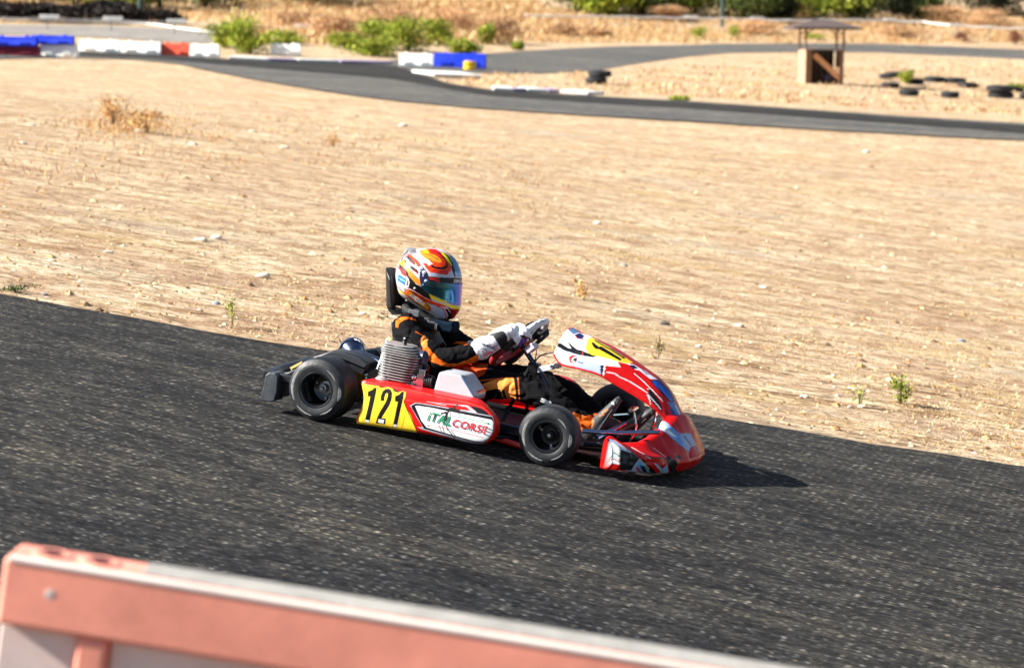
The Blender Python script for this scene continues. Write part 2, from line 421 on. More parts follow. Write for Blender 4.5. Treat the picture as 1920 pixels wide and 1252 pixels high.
# ------------------------------------------------------------------ scatter on the dirt (uncountable)
def scatter():
    rng = np.random.default_rng(3); V = []; Fc = []; C = []
    def onroad(px, py):
        return False
    # pebbles and clods
    def ico(s, p, col, sq=.6):
        k = len(V); a = rng.random()*6
        for (x, y, z) in ((1, 0, 0), (.3, .95, .1), (-.8, .6, 0), (-.85, -.5, .05), (.25, -.9, 0), (.1, .1, 1)):
            xx = x*cos(a)-y*sin(a); yy = x*sin(a)+y*cos(a); j = .75+rng.random()*.5
            V.append((p.x+xx*s*j, p.y+yy*s*j, p.z+z*s*sq*j)); C.append(col)
        for t in range(5): Fc.append((k+t, k+(t+1) % 5, k+5))
    cols = [lin(c) for c in ((216, 186, 142), (196, 160, 116), (160, 124, 84), (222, 204, 172), (134, 108, 80), (178, 134, 88), (112, 88, 66))]
    for i in range(11000):
        py = 120+ (rng.random()**1.3)*760; px = rng.random()*2060-70
        P = at(px, py)
        lim = 552+ (875-552)/1920*px
        if py > lim+9*rng.random()**3*(px*0+1): continue
        if py < 300:
            u = 111+max(0, (px-150))*.09; 
            if py < u+60: continue
        s = rng.choice([.006, .01, .015, .026], p=[.52, .33, .13, .02])*(1+P.y/40)
        ico(s, P, cols[rng.integers(len(cols))])
    me = bpy.data.meshes.new('pebbles'); me.from_pydata(V, [], Fc); me.update()
    a = me.color_attributes.new('Col', 'FLOAT_COLOR', 'POINT'); a.data.foreach_set('color', np.c_[np.array(C), np.ones(len(C))].ravel())
    o = link('pebbles', me, mat('pebble', attr=True, rough=.95, spec=.15, var=.2, vscale=20), smooth=False, kind='stuff'); tag(o, 'loose pebbles and clods strewn over the dry dirt between the tracks', 'pebbles')
def blades(name, label, cat, pts, h, n, cols, spread, w=.004, lean=.5, seed=1, up=.6):
    rng = np.random.default_rng(seed); V = []; Fc = []; C = []
    for P, sc in pts:
        for i in range(n):
            a = rng.random()*6.28; r = spread*sc*rng.random()**.7; b = P+Vector((cos(a)*r, sin(a)*r, 0)); b.z = G(b.x, b.y)
            hh = h*sc*(.4+rng.random()*.8); a2 = rng.random()*6.28; l = hh*lean*(.3+rng.random()); t = b+Vector((cos(a2)*l, sin(a2)*l, hh*up)); ww = w*sc*(.7+rng.random())
            pw = Vector((-sin(a2), cos(a2), 0)) if rng.random() < .5 else Vector((1, 0, 0)); k = len(V); mid = b.lerp(t, .55)+Vector((0, 0, hh*.12))
            V.extend([tuple(b-pw*ww), tuple(b+pw*ww), tuple(mid+pw*ww*.8), tuple(mid-pw*ww*.8), tuple(t)])
            Fc.extend([(k, k+1, k+2, k+3), (k+3, k+2, k+4)]); c = cols[rng.integers(len(cols))]; C.extend([c]*5)
    me = bpy.data.meshes.new(name); me.from_pydata(V, [], Fc); me.update()
    a = me.color_attributes.new('Col', 'FLOAT_COLOR', 'POINT'); a.data.foreach_set('color', np.c_[np.array(C), np.ones(len(C))].ravel())
    o = link(name, me, mat('grass_blade', attr=True, rough=.85, spec=.15), smooth=False, kind='stuff'); tag(o, label, cat); return o
scatter()
rng = random.Random(5)
STRAW = [lin(c) for c in ((226, 196, 144), (208, 174, 122), (190, 150, 106), (234, 212, 168), (168, 134, 92))]
RUST = [lin(c) for c in ((210, 164, 122), (196, 146, 108), (218, 180, 138), (176, 132, 98))]
pts = []
while len(pts) < 1500:
    px = rng.uniform(-60, 1980); py = rng.uniform(115, 860); lim = 552+.168*px
    if py > lim-8: continue
    if py < 300 and py < 111+max(0, px-150)*.09+62: continue
    P = at(px, py)
    if noise.noise(Vector((P.x*.5, P.y*.35, 1))) < rng.uniform(-.3, .4): continue
    pts.append((P, rng.uniform(.5, 1.2)*(1+P.y/45)))
blades('dry_grass', 'short straw coloured grass lying over the dirt infield', 'grass', pts, .022, 16, STRAW, .20, w=.0013, lean=1.2, seed=2, up=.5)
pts = []
for i in range(170):
    px = rng.gauss(235, 45) if i < 80 else rng.gauss(420, 330); py = rng.gauss(240, 12) if i < 80 else rng.gauss(275, 40)
    if px < -60 or py > 390: continue
    if px > 700 and py < 250: continue
    if py < 165: continue
    pts.append((at(px, py), rng.uniform(.6, 1.5)))
blades('golden_grass', 'thin golden grass tufts on the upper left infield', 'grass', pts, .075, 15, [lin(c) for c in ((212, 172, 116), (200, 154, 98), (226, 192, 140), (204, 154, 112))], .42, w=.003, lean=.6, seed=11, up=.9)
# straw tufts behind the tracks
pts = []
for i in range(900):
    px = rng.uniform(850, 2000); py = rng.uniform(100, 225); P = at(px, py)
    if py > 140+(px-850)*.055+20: continue
    if px < 1500 and py < 145-(px-850)*.05: continue
    if px >= 1500 and py < 103+max(0, px-1600)*.04: continue
    pts.append((P, rng.uniform(.6, 1.5)))
blades('dry_grass', 'pale dry grass on the island between the middle and far tracks', 'grass', pts, .16, 14, STRAW+RUST[:1], .7, w=.012, lean=.9, seed=4)
pts = []
for i in range(2600):
    px = rng.uniform(-80, 2010); py = rng.uniform(2, 82)
    if px < 420 and py > 44: continue
    if px > 1000 and py < 22: continue
    if px < 620 and py > 95: continue
    P = at(px, py)
    k = noise.noise(Vector((P.x*.12, P.y*.12, 7)))
    pts.append((P, rng.uniform(.6, 1.3)*(1.3 if 480 < px < 1000 else .8)+k*.5))
blades('dry_brush', 'tawny dry brush covering the bank behind the far track', 'brush', pts, .62, 34, STRAW[:4]+RUST[:1], 1.3, w=.017, lean=.7, seed=6)
#__BG__
#__KART__
# ------------------------------------------------------------------ plants
LEAFM = mat('leaf', attr=True, rough=.7, spec=.2)
bark = mat('bark', (.10, .07, .05), .9, bump=.6, bscale=30)
def foliage(P, w, h, n, leaf, cols, seed, lift=.0, lobes=7, up=0.0, name='foliage', parent=None):
    r = np.random.default_rng(seed); L = []
    for i in range(lobes):
        a = r.random()*6.28; q = r.random()**.5*.55
        L.append((cos(a)*q*w/2, sin(a)*q*w/2, lift*h+(.25+.6*r.random())*h*(1-lift), (.22+.25*r.random())*w, (.16+.2*r.random())*h))
    L.append((0, 0, lift*h+(1-lift)*h*.3, .42*w, .3*h*(1-lift)))
    V = []; Fc = []; C = []
    per = n//len(L)
    for (lx, ly, lz, lr, lh) in L:
        tint = .75+.5*r.random()
        for i in range(per):
            d = r.normal(size=3); d /= np.linalg.norm(d); q = r.random()**.4*(1+.25*r.normal())
            c = np.array([lx+d[0]*lr*q, ly+d[1]*lr*q, max(.02, lz+d[2]*lh*q)])
            a = r.normal(size=3); a[2] += up*2; a /= np.linalg.norm(a); b = np.cross(a, r.normal(size=3)); b /= np.linalg.norm(b)+1e-9
            s = leaf*(.5+r.random()); k = len(V)
            V.extend([tuple(c-a*s), tuple(c+b*s*.38), tuple(c+a*s), tuple(c-b*s*.38)]); Fc.append((k, k+1, k+2, k+3))
            cc = cols[r.integers(len(cols))]; f = tint*(.8+.4*r.random()); C.extend([(cc[0]*f, cc[1]*f, cc[2]*f)]*4)
    me = bpy.data.meshes.new(name); me.from_pydata(V, [], Fc); me.update()
    a = me.color_attributes.new('Col', 'FLOAT_COLOR', 'POINT'); a.data.foreach_set('color', np.c_[np.array(C), np.ones(len(C))].ravel())
    return link(name, me, LEAFM, parent, smooth=False)
def stems(h, w, n, r, seed, parent, m, name='stem'):
    q = random.Random(seed); b = MB()
    for i in range(n):
        a = q.random()*6.28; l = q.random()*w*.35
        p1 = Vector((cos(a)*l*.4, sin(a)*l*.4, h*.45)); p2 = Vector((cos(a)*l, sin(a)*l, h*(.6+.35*q.random())))
        b.tube(crom([(cos(a)*l*.08, sin(a)*l*.08, -.03), p1, p2], 3), [r*(1-.08*k) for k in range(7)], 5)
    return b.build(name, m, parent)
GRN = [lin(c) for c in ((138, 150, 40), (118, 136, 36), (158, 166, 56), (90, 112, 30), (176, 176, 76))]
OLV = [lin(c) for c in ((84, 100, 40), (62, 82, 34), (104, 118, 52), (48, 64, 30), (120, 126, 70))]
DRK = [lin(c) for c in ((34, 44, 22), (26, 34, 20), (46, 56, 26), (20, 26, 16))]
SHADE_LEAF = [lin(c) for c in ((30, 26, 26), (22, 20, 22), (42, 34, 30), (52, 40, 32))]  # near-black leaves: shade of the left bank put into their colour
TAN = [lin(c) for c in ((216, 176, 130), (204, 160, 116), (226, 192, 148), (184, 142, 102), (160, 122, 90))]
GOLD = [lin(c) for c in ((206, 160, 92), (190, 140, 74), (220, 180, 116), (168, 124, 70))]
RED = [lin(c) for c in ((120, 62, 44), (96, 50, 38), (142, 84, 60))]
def bush(name, label, cat, px, py, hpx, wpx, cols, group, n=1500, leaf=.07, seed=0, lift=0, trunk=False, hm=None):
    P = at(px, py); s = F_PX/(P-CPOS).dot(CF); h, w = (hm or hpx/s), wpx/s
    root = empty(name, label, cat, P, group=group)
    if trunk:
        b = MB(); q = random.Random(seed)
        tp = crom([(0, 0, -.1), (q.uniform(-.1, .1), 0, h*.25), (q.uniform(-.2, .2), q.uniform(-.1, .1), h*.55)], 5)
        b.tube(tp, [w*.05*(1-.05*k) for k in range(len(tp))], 8)
        for k in range(5):
            a = k*1.3+q.random(); e = Vector((cos(a)*w*.3, sin(a)*w*.3, h*(.55+.3*q.random()))); b.tube(crom([(0, 0, h*(.2+.06*k)), e*.5+Vector((0, 0, h*.2)), e], 4), [w*.022]*3+[w*.012]*6, 6)
        b.build('trunk', bark, root)
        foliage(P, w, h, n, leaf, cols, seed, lift=.0, lobes=16, name='crown', parent=root)
    else:
        stems(h, w, 9, (max(.003, w*.012) if P.y > 60 else min(.004, w*.012)), seed, root, bark if cols is not GRN else mat('green_stem', (.12, .13, .03), .8))
        foliage(P, w, h, n, leaf, cols, seed, lobes=7, parent=root)
    return root
# trees and bushes at the top of the bank
T = [(1085, 20, 100, OLV, 'olive green tree, first of the row right of the bare brown bank'),
     (1140, 28, 75, GRN, 'light green tree between two darker ones behind the white rail, left of the green pole'),
     (1205, 26, 95, OLV, 'olive tree hanging over the white rail left of the green pole'),
     (1300, 26, 70, GRN, 'bright green tree just left of the green pole by the white rail'),
     (1395, 33, 100, OLV, 'dense olive tree just right of the first green pole'),
     (1462, 35, 60, DRK, 'dark green tree above the left end of the shelter roof'),
     (1545, 33, 95, GRN, 'light green tree directly behind the shelter roof'),
     (1600, 36, 70, OLV, 'olive tree between the shelter roof and the second green pole'),
     (1680, 30, 75, DRK, 'dark tree with a shaded trunk just right of the second green pole'),
     (1725, 32, 60, OLV, 'pale olive tree at the left of the bare grey bank'),
     (1868, 22, 120, DRK, 'large dark evergreen at the top right corner'),
     (225, 14, 110, GRN, 'bright green tree above the dark brush at the left'),
     (300, 16, 80, OLV, 'olive tree right of the green pole on the left bank'),
     (90, 2, 160, OLV, 'broad olive tree at the top left corner'),
     (385, 10, 90, OLV, 'grey green tree between the dark brush and the tan bank'),
     (560, 8, 120, GRN, 'pale green tree on top of the tan bank')]
for i, (px, py, w, c, lab) in enumerate(T):
    bush('tree', lab, 'tree', px, py+4, 110, w*1.55, c, 'trees along the top of the bank', n=7500, leaf=.13, seed=100+i, trunk=True, hm=2.9)
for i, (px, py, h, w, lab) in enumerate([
     (20, 40, 34, 90, 'brush painted black brown as shade at the far left edge'), (95, 42, 34, 90, 'brush painted black brown as shade, second from the left edge'),
     (165, 43, 32, 90, 'brush painted dark as shade just left of the green pole on the left bank'), (235, 44, 34, 90, 'brush painted dark as shade around the foot of the left green pole'),
     (305, 44, 26, 80, 'low brush painted dark as shade at the right end of the dark patch'), (60, 30, 24, 110, 'brush painted dark as shade, higher up behind the leftmost one'), (190, 30, 24, 120, 'brush painted dark as shade, higher up in the middle of the dark patch')]):
    bush('shade_brush', lab, 'brush', px, py, h, w, SHADE_LEAF, 'brush painted dark as shade on the left bank', n=4200, leaf=.11, seed=200+i)  # brush added as a shaded hollow, its shade painted into the leaves
for i, (px, py, h, w, lab) in enumerate([
     (625, 78, 45, 130, 'tan dry bush at the left of the brown bank'), (745, 66, 56, 150, 'large tan dry bush behind the green shrubs'),
     (850, 72, 56, 130, 'rusty dry bush above the blue barrier'), (935, 82, 50, 100, 'dark tan dry bush at the right end of the brown bank'),
     (1055, 70, 26, 70, 'low round dry bush just right of the brown bank'), (1120, 72, 24, 60, 'low dry bush under the left part of the white rail'),
     (545, 62, 40, 110, 'pale tan dry bush above the single white block'), (1250, 40, 34, 60, 'pinkish bare bush between two trees behind the white rail'),
     (1480, 36, 30, 60, 'pale bare bush left of the shelter roof'), (1850, 50, 30, 100, 'pale pink bare bush under the dark evergreen'), (1780, 44, 40, 90, 'grey bare bush on the bank left of the dark evergreen'),
     (1420, 66, 26, 110, 'straw coloured bush just left of the shelter'), (1690, 72, 26, 110, 'straw coloured bush right of the shelter behind the far track')]):
    bush('dry_bush', lab, 'bush', px, py, h, w, TAN, 'dry bushes on the bank', n=6500, leaf=.055, seed=300+i)
for i, (px, py, h, w, lab) in enumerate([
     (422, 90, 40, 55, 'yellow green shrub touching the last white barrier of the left row'), (470, 101, 60, 70, 'tallest yellow green shrub left of the single white block'),
     (520, 84, 26, 70, 'pale green shrub behind the single white block'), (648, 92, 24, 60, 'low yellow green shrub at the left of the middle clump'),
     (697, 106, 30, 75, 'spreading green shrub nearest the middle track'), (712, 92, 48, 70, 'upright yellow green shrub behind the spreading one'),
     (765, 97, 50, 70, 'yellow green shrub behind the white half of the blue and white barrier'), (812, 84, 40, 60, 'yellow green shrub behind the blue barrier among tan brush'),
     (866, 103, 26, 46, 'small bright green shrub at the right end of the blue barrier'), (912, 84, 28, 26, 'thin pale green shrub on the brown bank right of the blue barrier'),
     (970, 94, 13, 16, 'tiny green shrub beside the start of the far track')]):
    bush('green_shrub', lab, 'shrub', px, py, h*1.15, w*1.3, GRN, 'green shrubs by the barriers', n=2600, leaf=.07, seed=400+i)
for i, (px, py, h, w, c, lab) in enumerate([
     (1311, 78, 30, 36, GRN, 'round green shrub beyond the far track, left of a pair'), (1377, 76, 29, 26, GRN, 'narrow green shrub beyond the far track, right of a pair'),
     (1800, 79, 22, 40, RED, 'reddish brown shrub beyond the far track at the right'), (1905, 84, 26, 34, RED, 'reddish brown shrub at the right edge beyond the far track'),
     (1698, 158, 26, 28, GRN, 'green weed growing among the scattered tyres'), (1905, 172, 14, 36, GRN, 'low green weed behind the stacked tyres at the right edge'),
     (1530, 76, 12, 40, GRN, 'low green shrub seen between the shelter posts'), (1270, 190, 9, 40, GRN, 'flat green weed at the edge of the middle track')]):
    bush('small_shrub', lab, 'shrub', px, py, h, w, c, None, n=900, leaf=.05, seed=500+i)
# weeds on the infield
for i, (px, py, h, w, c, n, leaf, lab) in enumerate([
     (1688, 757, 52, 50, GRN, 420, .010, 'bushy green weed on the dirt right of the kart'), (1612, 762, 42, 62, GRN, 120, .008, 'sparse pale green weed beside a pale stone right of the kart'),
     (436, 610, 60, 34, GRN, 110, .009, 'thin yellow green weed by the track edge left of the driver'), (1235, 672, 50, 22, OLV, 80, .008, 'faint upright green weed behind the kart front fairing'),
     (30, 548, 16, 90, OLV, 160, .010, 'low grey green weed at the left edge of the track'), (213, 240, 56, 62, GOLD, 420, .022, 'tall brown dry weed on the infield at the left'),
     (275, 250, 44, 90, GOLD, 420, .022, 'lower brown dry weed right of the tall one'), (1095, 562, 38, 40, GOLD, 160, .012, 'small straw coloured weed behind the steering wheel'),
     (625, 275, 24, 30, GOLD, 150, .016, 'small brown weed alone on the upper infield'), (880, 88, 16, 30, TAN, 200, .05, 'small tan weed behind the blue barrier')]):
    bush('weed', lab, 'weed', px, py, h, w, c, None, n=n, leaf=leaf, seed=600+i)
# stones
stone_m = mat('stone', (.66, .56, .44), .85, var=.2, vscale=30, bump=.5, bscale=60); dark_stone = mat('dark_stone', (.10, .085, .075), .9, var=.3, bump=.5); blue_stone = mat('grey_stone', (.27, .28, .30), .85, var=.2, bump=.5)
for i, (px, py, w, m_, lab) in enumerate([
     (60, 236, 20, stone_m, 'pale stone near the left edge, left of the tall dry weed'), (263, 248, 22, stone_m, 'pale flat stone in front of the brown dry weeds'),
     (43, 270, 18, stone_m, 'small pale stone near the left edge, lower of two'), (473, 248, 18, stone_m, 'pale stone on the upper infield right of the dry weeds'),
     (363, 272, 18, stone_m, 'pale stone below and right of the dry weeds'), (533, 278, 20, stone_m, 'pale stone on the upper infield above the driver, left'),
     (755, 237, 22, stone_m, 'cream stone on the infield straight above the helmet'), (376, 452, 30, stone_m, 'wide pale stone, left one of a touching pair left of the driver'),
     (405, 448, 26, stone_m, 'round pale stone, right one of a touching pair left of the driver'), (203, 474, 20, stone_m, 'small white stone left of the touching pair'),
     (492, 520, 32, stone_m, 'broad pale stone left of the helmet'), (84, 553, 16, blue_stone, 'blue grey stone at the track edge on the left'),
     (404, 570, 20, blue_stone, 'flat grey stone just left of the thin yellow green weed'), (1385, 612, 24, stone_m, 'round pale stone right of the steering wheel height'),
     (1245, 608, 24, dark_stone, 'dark brown clod behind the kart front fairing'), (1802, 640, 20, blue_stone, 'round grey stone on the infield at the right'),
     (1615, 763, 18, stone_m, 'pale stone at the foot of the sparse weed'), (1594, 764, 16, stone_m, 'flat pale stone left of the sparse weed'),
     (1507, 745, 22, stone_m, 'pale stone between the kart front and the sparse weed'), (1170, 498, 18, blue_stone, 'grey pebble on the infield above the front fairing'),
     (1432, 540, 18, stone_m, 'small white stone on the infield above the round pale stone'), (1624, 286, 18, stone_m, 'pale stone just below the middle track at the right'),
     (1310, 650, 14, stone_m, 'little cream stone right of the dark clod'), (680, 590, 18, stone_m, 'pale stone just left of the black head guard'),
     (208, 612, 12, dark_stone, 'small dark clod at the track edge on the left'), (1120, 420, 20, stone_m, 'pale stone on the middle infield above the fairing')]):
    P = at(px, py); s = F_PX/(P-CPOS).dot(CF); r = w/2/s*.85
    b = MB(); b.ball((0, 0, r*.25), (r, r*.75, r*.5), 14, 9)
    for k, v in enumerate(b.v):
        v = Vector(v); q = 1+.35*noise.noise(v/r*1.1+Vector((i*3.1, 0, 0)))+.12*noise.noise(v/r*3+Vector((0, i*2.3, 0))); b.v[k] = tuple(v*q)
    o = b.build('stone', m_, smooth=True); o.location = P-Vector((0, 0, r*.12)); tag(o, lab, 'stone', 'stones lying on the infield')
# ------------------------------------------------------------------ far barriers
def plastic(name, c): return mat(name, lin(c), .45, var=.1, vscale=3, bump=.1, bscale=8)
WH = plastic('white_plastic', (246, 245, 238)); BL = plastic('blue_plastic', (12, 52, 205)); RD = plastic('maroon_plastic', (112, 16, 38)); OR = plastic('orange_plastic', (226, 88, 62)); YE = plastic('yellow_plastic', (236, 190, 30))
def block(x0, x1, yt, yb, m_, lab, base_z=0, P=None, depth=.5, rz=0, group='plastic barrier blocks along the far bend'):
    P0 = at((x0+x1)/2, yb) if P is None else P; s = F_PX/(P0-CPOS).dot(CF); w = (x1-x0)/s-.02; h = (yb-yt)/s
    root = empty('plastic_barrier', lab, 'barrier', P0+Vector((0, 0, base_z)), rz, group)
    b = MB()
    prof = [(-depth*.5, 0), (-depth*.5, h*.22), (-depth*.36, h*.42), (-depth*.27, h*.94), (-depth*.22, h), (depth*.22, h), (depth*.27, h*.94), (depth*.36, h*.42), (depth*.5, h*.22), (depth*.5, 0)]
    b.prism([(-w/2, y, z) for y, z in prof], (w, 0, 0)); b.build('body', m_, root, bevel=.02)
    for sx in (-1, 1):
        t = MB(); t.lathe((sx*w*.28, 0, h), (0, 0, 1), [(0, .001), (0, .07), (.03, .07), (.035, .055), (.035, .001)], 16, False); t.build('filler_cap', m_, root)
        t = MB(); t.box((sx*w*.25, -depth*.43, h*.3), (w*.22, .10, h*.26)); t.build('foot_pocket', m_, root, bevel=.02)
    return root, h
r1, h1 = block(-20, 76, 87, 106, RD, 'maroon barrier block at the far left, under the blue ones')
r2, h2 = block(77, 146, 84, 109, WH, 'white barrier block under the right end of the blue ones')
block(-18, 68, 69, 87, BL, 'blue barrier block stacked on the maroon one', P=r1.location.copy(), base_z=h1)
_p = r2.location.copy(); _p.x -= .2
block(70, 151, 69, 85, BL, 'blue barrier block stacked on the white one', P=_p, base_z=h2)
block(150, 226, 76, 100, WH, 'white barrier block right next to the blue stack')
block(227, 303, 79, 103, WH, 'white barrier block between the blue stack and the orange block')
block(303, 356, 82, 106, OR, 'orange red barrier block in the middle of the white row')
block(357, 412, 84, 109, WH, 'white barrier block at the right end of the left row')
block(507, 564, 83, 105, WH, 'single white barrier block beside the yellow green shrub')
block(748, 812, 101, 127, WH, 'white barrier block joined to the blue one where the tracks split', rz=.05)
block(813, 912, 101, 128, BL, 'long blue barrier block where the tracks split', rz=-.1)
P = at(881, 132); s = F_PX/(P-CPOS).dot(CF)
root = empty('yellow_drum', 'small yellow drum standing in front of the blue barrier', 'drum', P)
b = MB(); b.lathe((0, 0, 0), (0, 0, 1), [(0, .001), (0, .22), (.10, .235), (.12, .22), (.24, .225), (.27, .235), (.30, .21), (.30, .001)], 28, False); b.build('body', YE, root)
b = MB(); b.lathe((0, 0, .30), (0, 0, 1), [(0, .001), (0, .17), (.02, .17), (.02, .001)], 24, False); b.build('lid', YE, root)
# ------------------------------------------------------------------ tyres
rub = mat('old_rubber', (.010, .011, .014), .75, var=.3, vscale=8, bump=.3, bscale=40)
def tyre_mesh(R=.31, w=.22, r=.17):
    b = MB(); h = w/2
    b.lathe((0, 0, h), (0, 0, 1), [(-h*.8, r), (-h, r+.03), (-h*.95, (r+R)/2), (-h*.75, R-.02), (-h*.55, R), (h*.55, R), (h*.75, R-.02), (h*.95, (r+R)/2), (h, r+.03), (h*.8, r), (h*.6, r+.02), (0, R-.04), (-h*.6, r+.02)], 36)
    return b
TY = [(1118, 158, 0, 0, .31, 'lower tyre of the pair beside the far track junction', 0), (1122, 158, .22, .04, .34, 'upper tyre of the pair beside the far track junction', 0),
      (1669, 166, 0, 0, .30, 'tyre under the wide one at the end of the shelter shadow', 0), (1664, 151, .1, .15, .42, 'wide tyre leaning over another at the end of the shelter shadow', -.12),
      (1704, 180, 0, 0, .30, 'tyre lying alone in front of the green weed', 0), (1716, 158, 0, 0, .30, 'tyre right of the green weed', 0), (1752, 154, 0, 0, .38, 'tyre second right of the green weed', 0),
      (1790, 156, 0, 0, .38, 'tyre in the middle of the row right of the green weed', 0), (1815, 165, 0, 0, .36, 'right end tyre of the row right of the green weed', .1),
      (1781, 184, 0, 0, .28, 'flat tyre lying alone nearest the middle track', 0), (1876, 184, 0, 0, .40, 'lower tyre of the big stack at the right', 0), (1874, 184, .22, 0, .42, 'upper tyre of the big stack at the right', 0),
      (1900, 172, 0, 0, .34, 'tyre behind the big stack at the right', .1), (1932, 186, 0, 0, .34, 'tyre cut by the right edge of the picture', 0)]
for (px, py, z, dx, R, lab, tl) in TY:
    R *= 1.12
    o = tyre_mesh(R, .22 if R > .29 else .14, R*.55).build('tyre', rub); o.location = at(px, py)+Vector((dx, 0, z)); o.rotation_euler = (.03, tl, 0); tag(o, lab, 'tyre', 'old tyres scattered on the island')
# ------------------------------------------------------------------ marshal shelter
P = at(1538, 157); s = F_PX/(P-CPOS).dot(CF)
sh = empty('marshal_shelter', 'small brown wooden marshal shelter with a flat hipped roof on the island', 'shelter', P, radians(4))
wood = mat('brown_boards', (.20, .105, .06), .8, var=.25, vscale=6, bump=.3, bscale=40); wood2 = mat('sun_painted_boards', (.46, .28, .18), .8, var=.2, vscale=6); roofm = mat('brown_shingles', (.085, .06, .055), .85, var=.3, vscale=8)
hw, dp, hh = .70, .66, 1.24
for side in (-1, 1):
    for k in range(6):
        b = MB(); b.box((side*hw, -dp+.11+k*.22, hh/2), (.035, .215, hh)); b.build('board', wood2 if side < 0 else wood, sh, bevel=.006)  # left boards use a paler copy: sun on that side painted in
for k in range(6):
    b = MB(); b.box((-hw+.11+k*.22, dp+.02, hh/2), (.215, .03, hh)); b.build('board', mat('shade_painted_boards', (.03, .018, .012), .9, var=.2, vscale=6), sh, bevel=.006)  # back wall darkened: the interior's shade is put into the board colour
b = MB(); b.box((-hw+.11, -dp-.02, hh/2), (.22, .035, hh)); b.build('front_board', wood, sh, bevel=.006)
b = MB(); b.box((hw-.07, -dp-.02, hh/2), (.14, .035, hh)); b.build('front_board', wood, sh, bevel=.006)
b = MB(); b.box((0, -dp-.025, hh+.03), (hw*2+.12, .12, .06)); b.build('counter', mat('grey_rail', (.33, .29, .27), .7), sh, bevel=.006)
b = MB(); b.box((0, 0, .012), (hw*2-.08, dp*2-.05, .03)); b.build('floor_panel', wood, sh)
for x in (-hw, hw):
    for y in (-dp+.05, dp-.05):
        b = MB(); b.box((x, y, 1.62), (.07, .07, .78)); b.build('post', wood, sh, bevel=.004)
        b = MB(); b.tube([(x, y, 1.78), (x*.66, y, 1.98)], .025, 6); b.build('brace', wood, sh)
W2, D2 = 1.25, 1.1
b = MB(); v = [(-W2, -D2, 1.99), (W2, -D2, 1.99), (W2, D2, 1.99), (-W2, D2, 1.99), (-W2, -D2, 2.06), (W2, -D2, 2.06), (W2, D2, 2.06), (-W2, D2, 2.06), (-.3, 0, 2.36), (.3, 0, 2.36)]
b.add(v, [(3, 2, 1, 0), (0, 1, 5, 4), (1, 2, 6, 5), (2, 3, 7, 6), (3, 0, 4, 7), (4, 5, 9, 8), (5, 6, 9), (6, 7, 8, 9), (7, 4, 8)]); b.build('roof', roofm, sh, smooth=False)
rot_ = Matrix.Rotation(-.78, 3, 'Y')
o = MB().box((0, 0, 0), (1.35, .03, .2)).build('plank', mat('orange_plank', (.62, .30, .13), .7, var=.15)); o.data.transform(Matrix.Rotation(.72, 4, 'Y')); o.location = P+Vector((.17, -.62, .62)); tag(o, 'orange brown plank leaning diagonally inside the shelter opening', 'plank')
o = MB().ball((0, 0, .17), (.26, .2, .18)).build('sack', mat('dark_sack', (.05, .035, .07), .8, bump=.5, bscale=9)); o.location = P+Vector((.28, -.25, .03)); tag(o, 'dark purple sack on the floor of the shelter', 'sack')
# ------------------------------------------------------------------ fence, pipe, poles
rail_m = mat('white_rail', (.84, .83, .80), .5); plate_m = mat('white_plate', (.80, .79, .76), .6); post_m = mat('grey_post', (.28, .28, .26), .7); green_m = mat('green_pole', (.03, .06, .05), .6)
def fence(line, x0, x1, step, lab, rr, foot):
    def ry(x):
        for i in range(len(line)-1):
            if x <= line[i+1][0]: t = (x-line[i][0])/(line[i+1][0]-line[i][0]); return line[i][1]*(1-t)+line[i+1][1]*t
        return line[-1][1]
    root = None; tops = []; x = x0
    while x <= x1:
        y = ry(x); Pg = at(x, y+foot); s = F_PX/(Pg-CPOS).dot(CF); h = foot/s
        if root is None: root = empty('fence', lab, 'fence', Pg); O = Pg
        q = Pg-O; b = MB(); b.tube([q-Vector((0, 0, .2)), q+Vector((0, 0, h))], .03, 8); b.build('post', post_m, root)
        tops.append((x, q+Vector((0, 0, h)))); x += step
    for i in range(len(tops)-1):
        a, c = tops[i][1], tops[i+1][1]; mid = a.lerp(c, .5)-Vector((0, 0, .05))
        b = MB(); b.tube(crom([a, mid, c], 5), rr, 8); b.build('rail', rail_m, root)
        b = MB(); k = 14; 
        for j in range(4): b.tube([a-Vector((0, 0, .12+.16*j)), c-Vector((0, 0, .12+.16*j))], .004, 4)
        b.build('wire', post_m, root)
    return root, tops
fl = [(-60, 31), (90, 33), (205, 36), (325, 41), (450, 47), (565, 50), (700, 50), (820, 43), (1000, 31)]
f1, t1 = fence(fl, -30, 985, 119, 'wire fence with small white plates running along the foot of the left bank', .012, 24)
for i, (x, q) in enumerate(t1):
    b = MB(); b.box(q+Vector((.1, -.05, .02)), (.85, .03, .17)); b.build('plate', plate_m, f1, bevel=.01)
fr = [(960, 29), (1200, 32), (1410, 36), (1485, 39), (1556, 37), (1706, 39), (1800, 49), (1912, 54), (2050, 60)]
f2, t2 = fence(fr, 985, 1990, 62, 'fence with a thick white top rail running behind the far track on the right', .055, 26)
for i in (5, 7, 11, 13):
    if i < len(t2): b = MB(); b.box(t2[i][1]+Vector((0, -.09, .03)), (.9, .03, .18)); b.build('plate', plate_m, f2, bevel=.01)
pp = [at(x, y+3)+Vector((0, 0, .12)) for x, y in ((-60, 39), (0, 39), (133, 42), (210, 44), (287, 48), (333, 55), (400, 63), (470, 69))]
b = MB(); b.tube(crom(pp, 6), .045, 8); tag(b.build('white_pipe', rail_m), 'thin white pipe lying along the pale service road at the left', 'pipe')
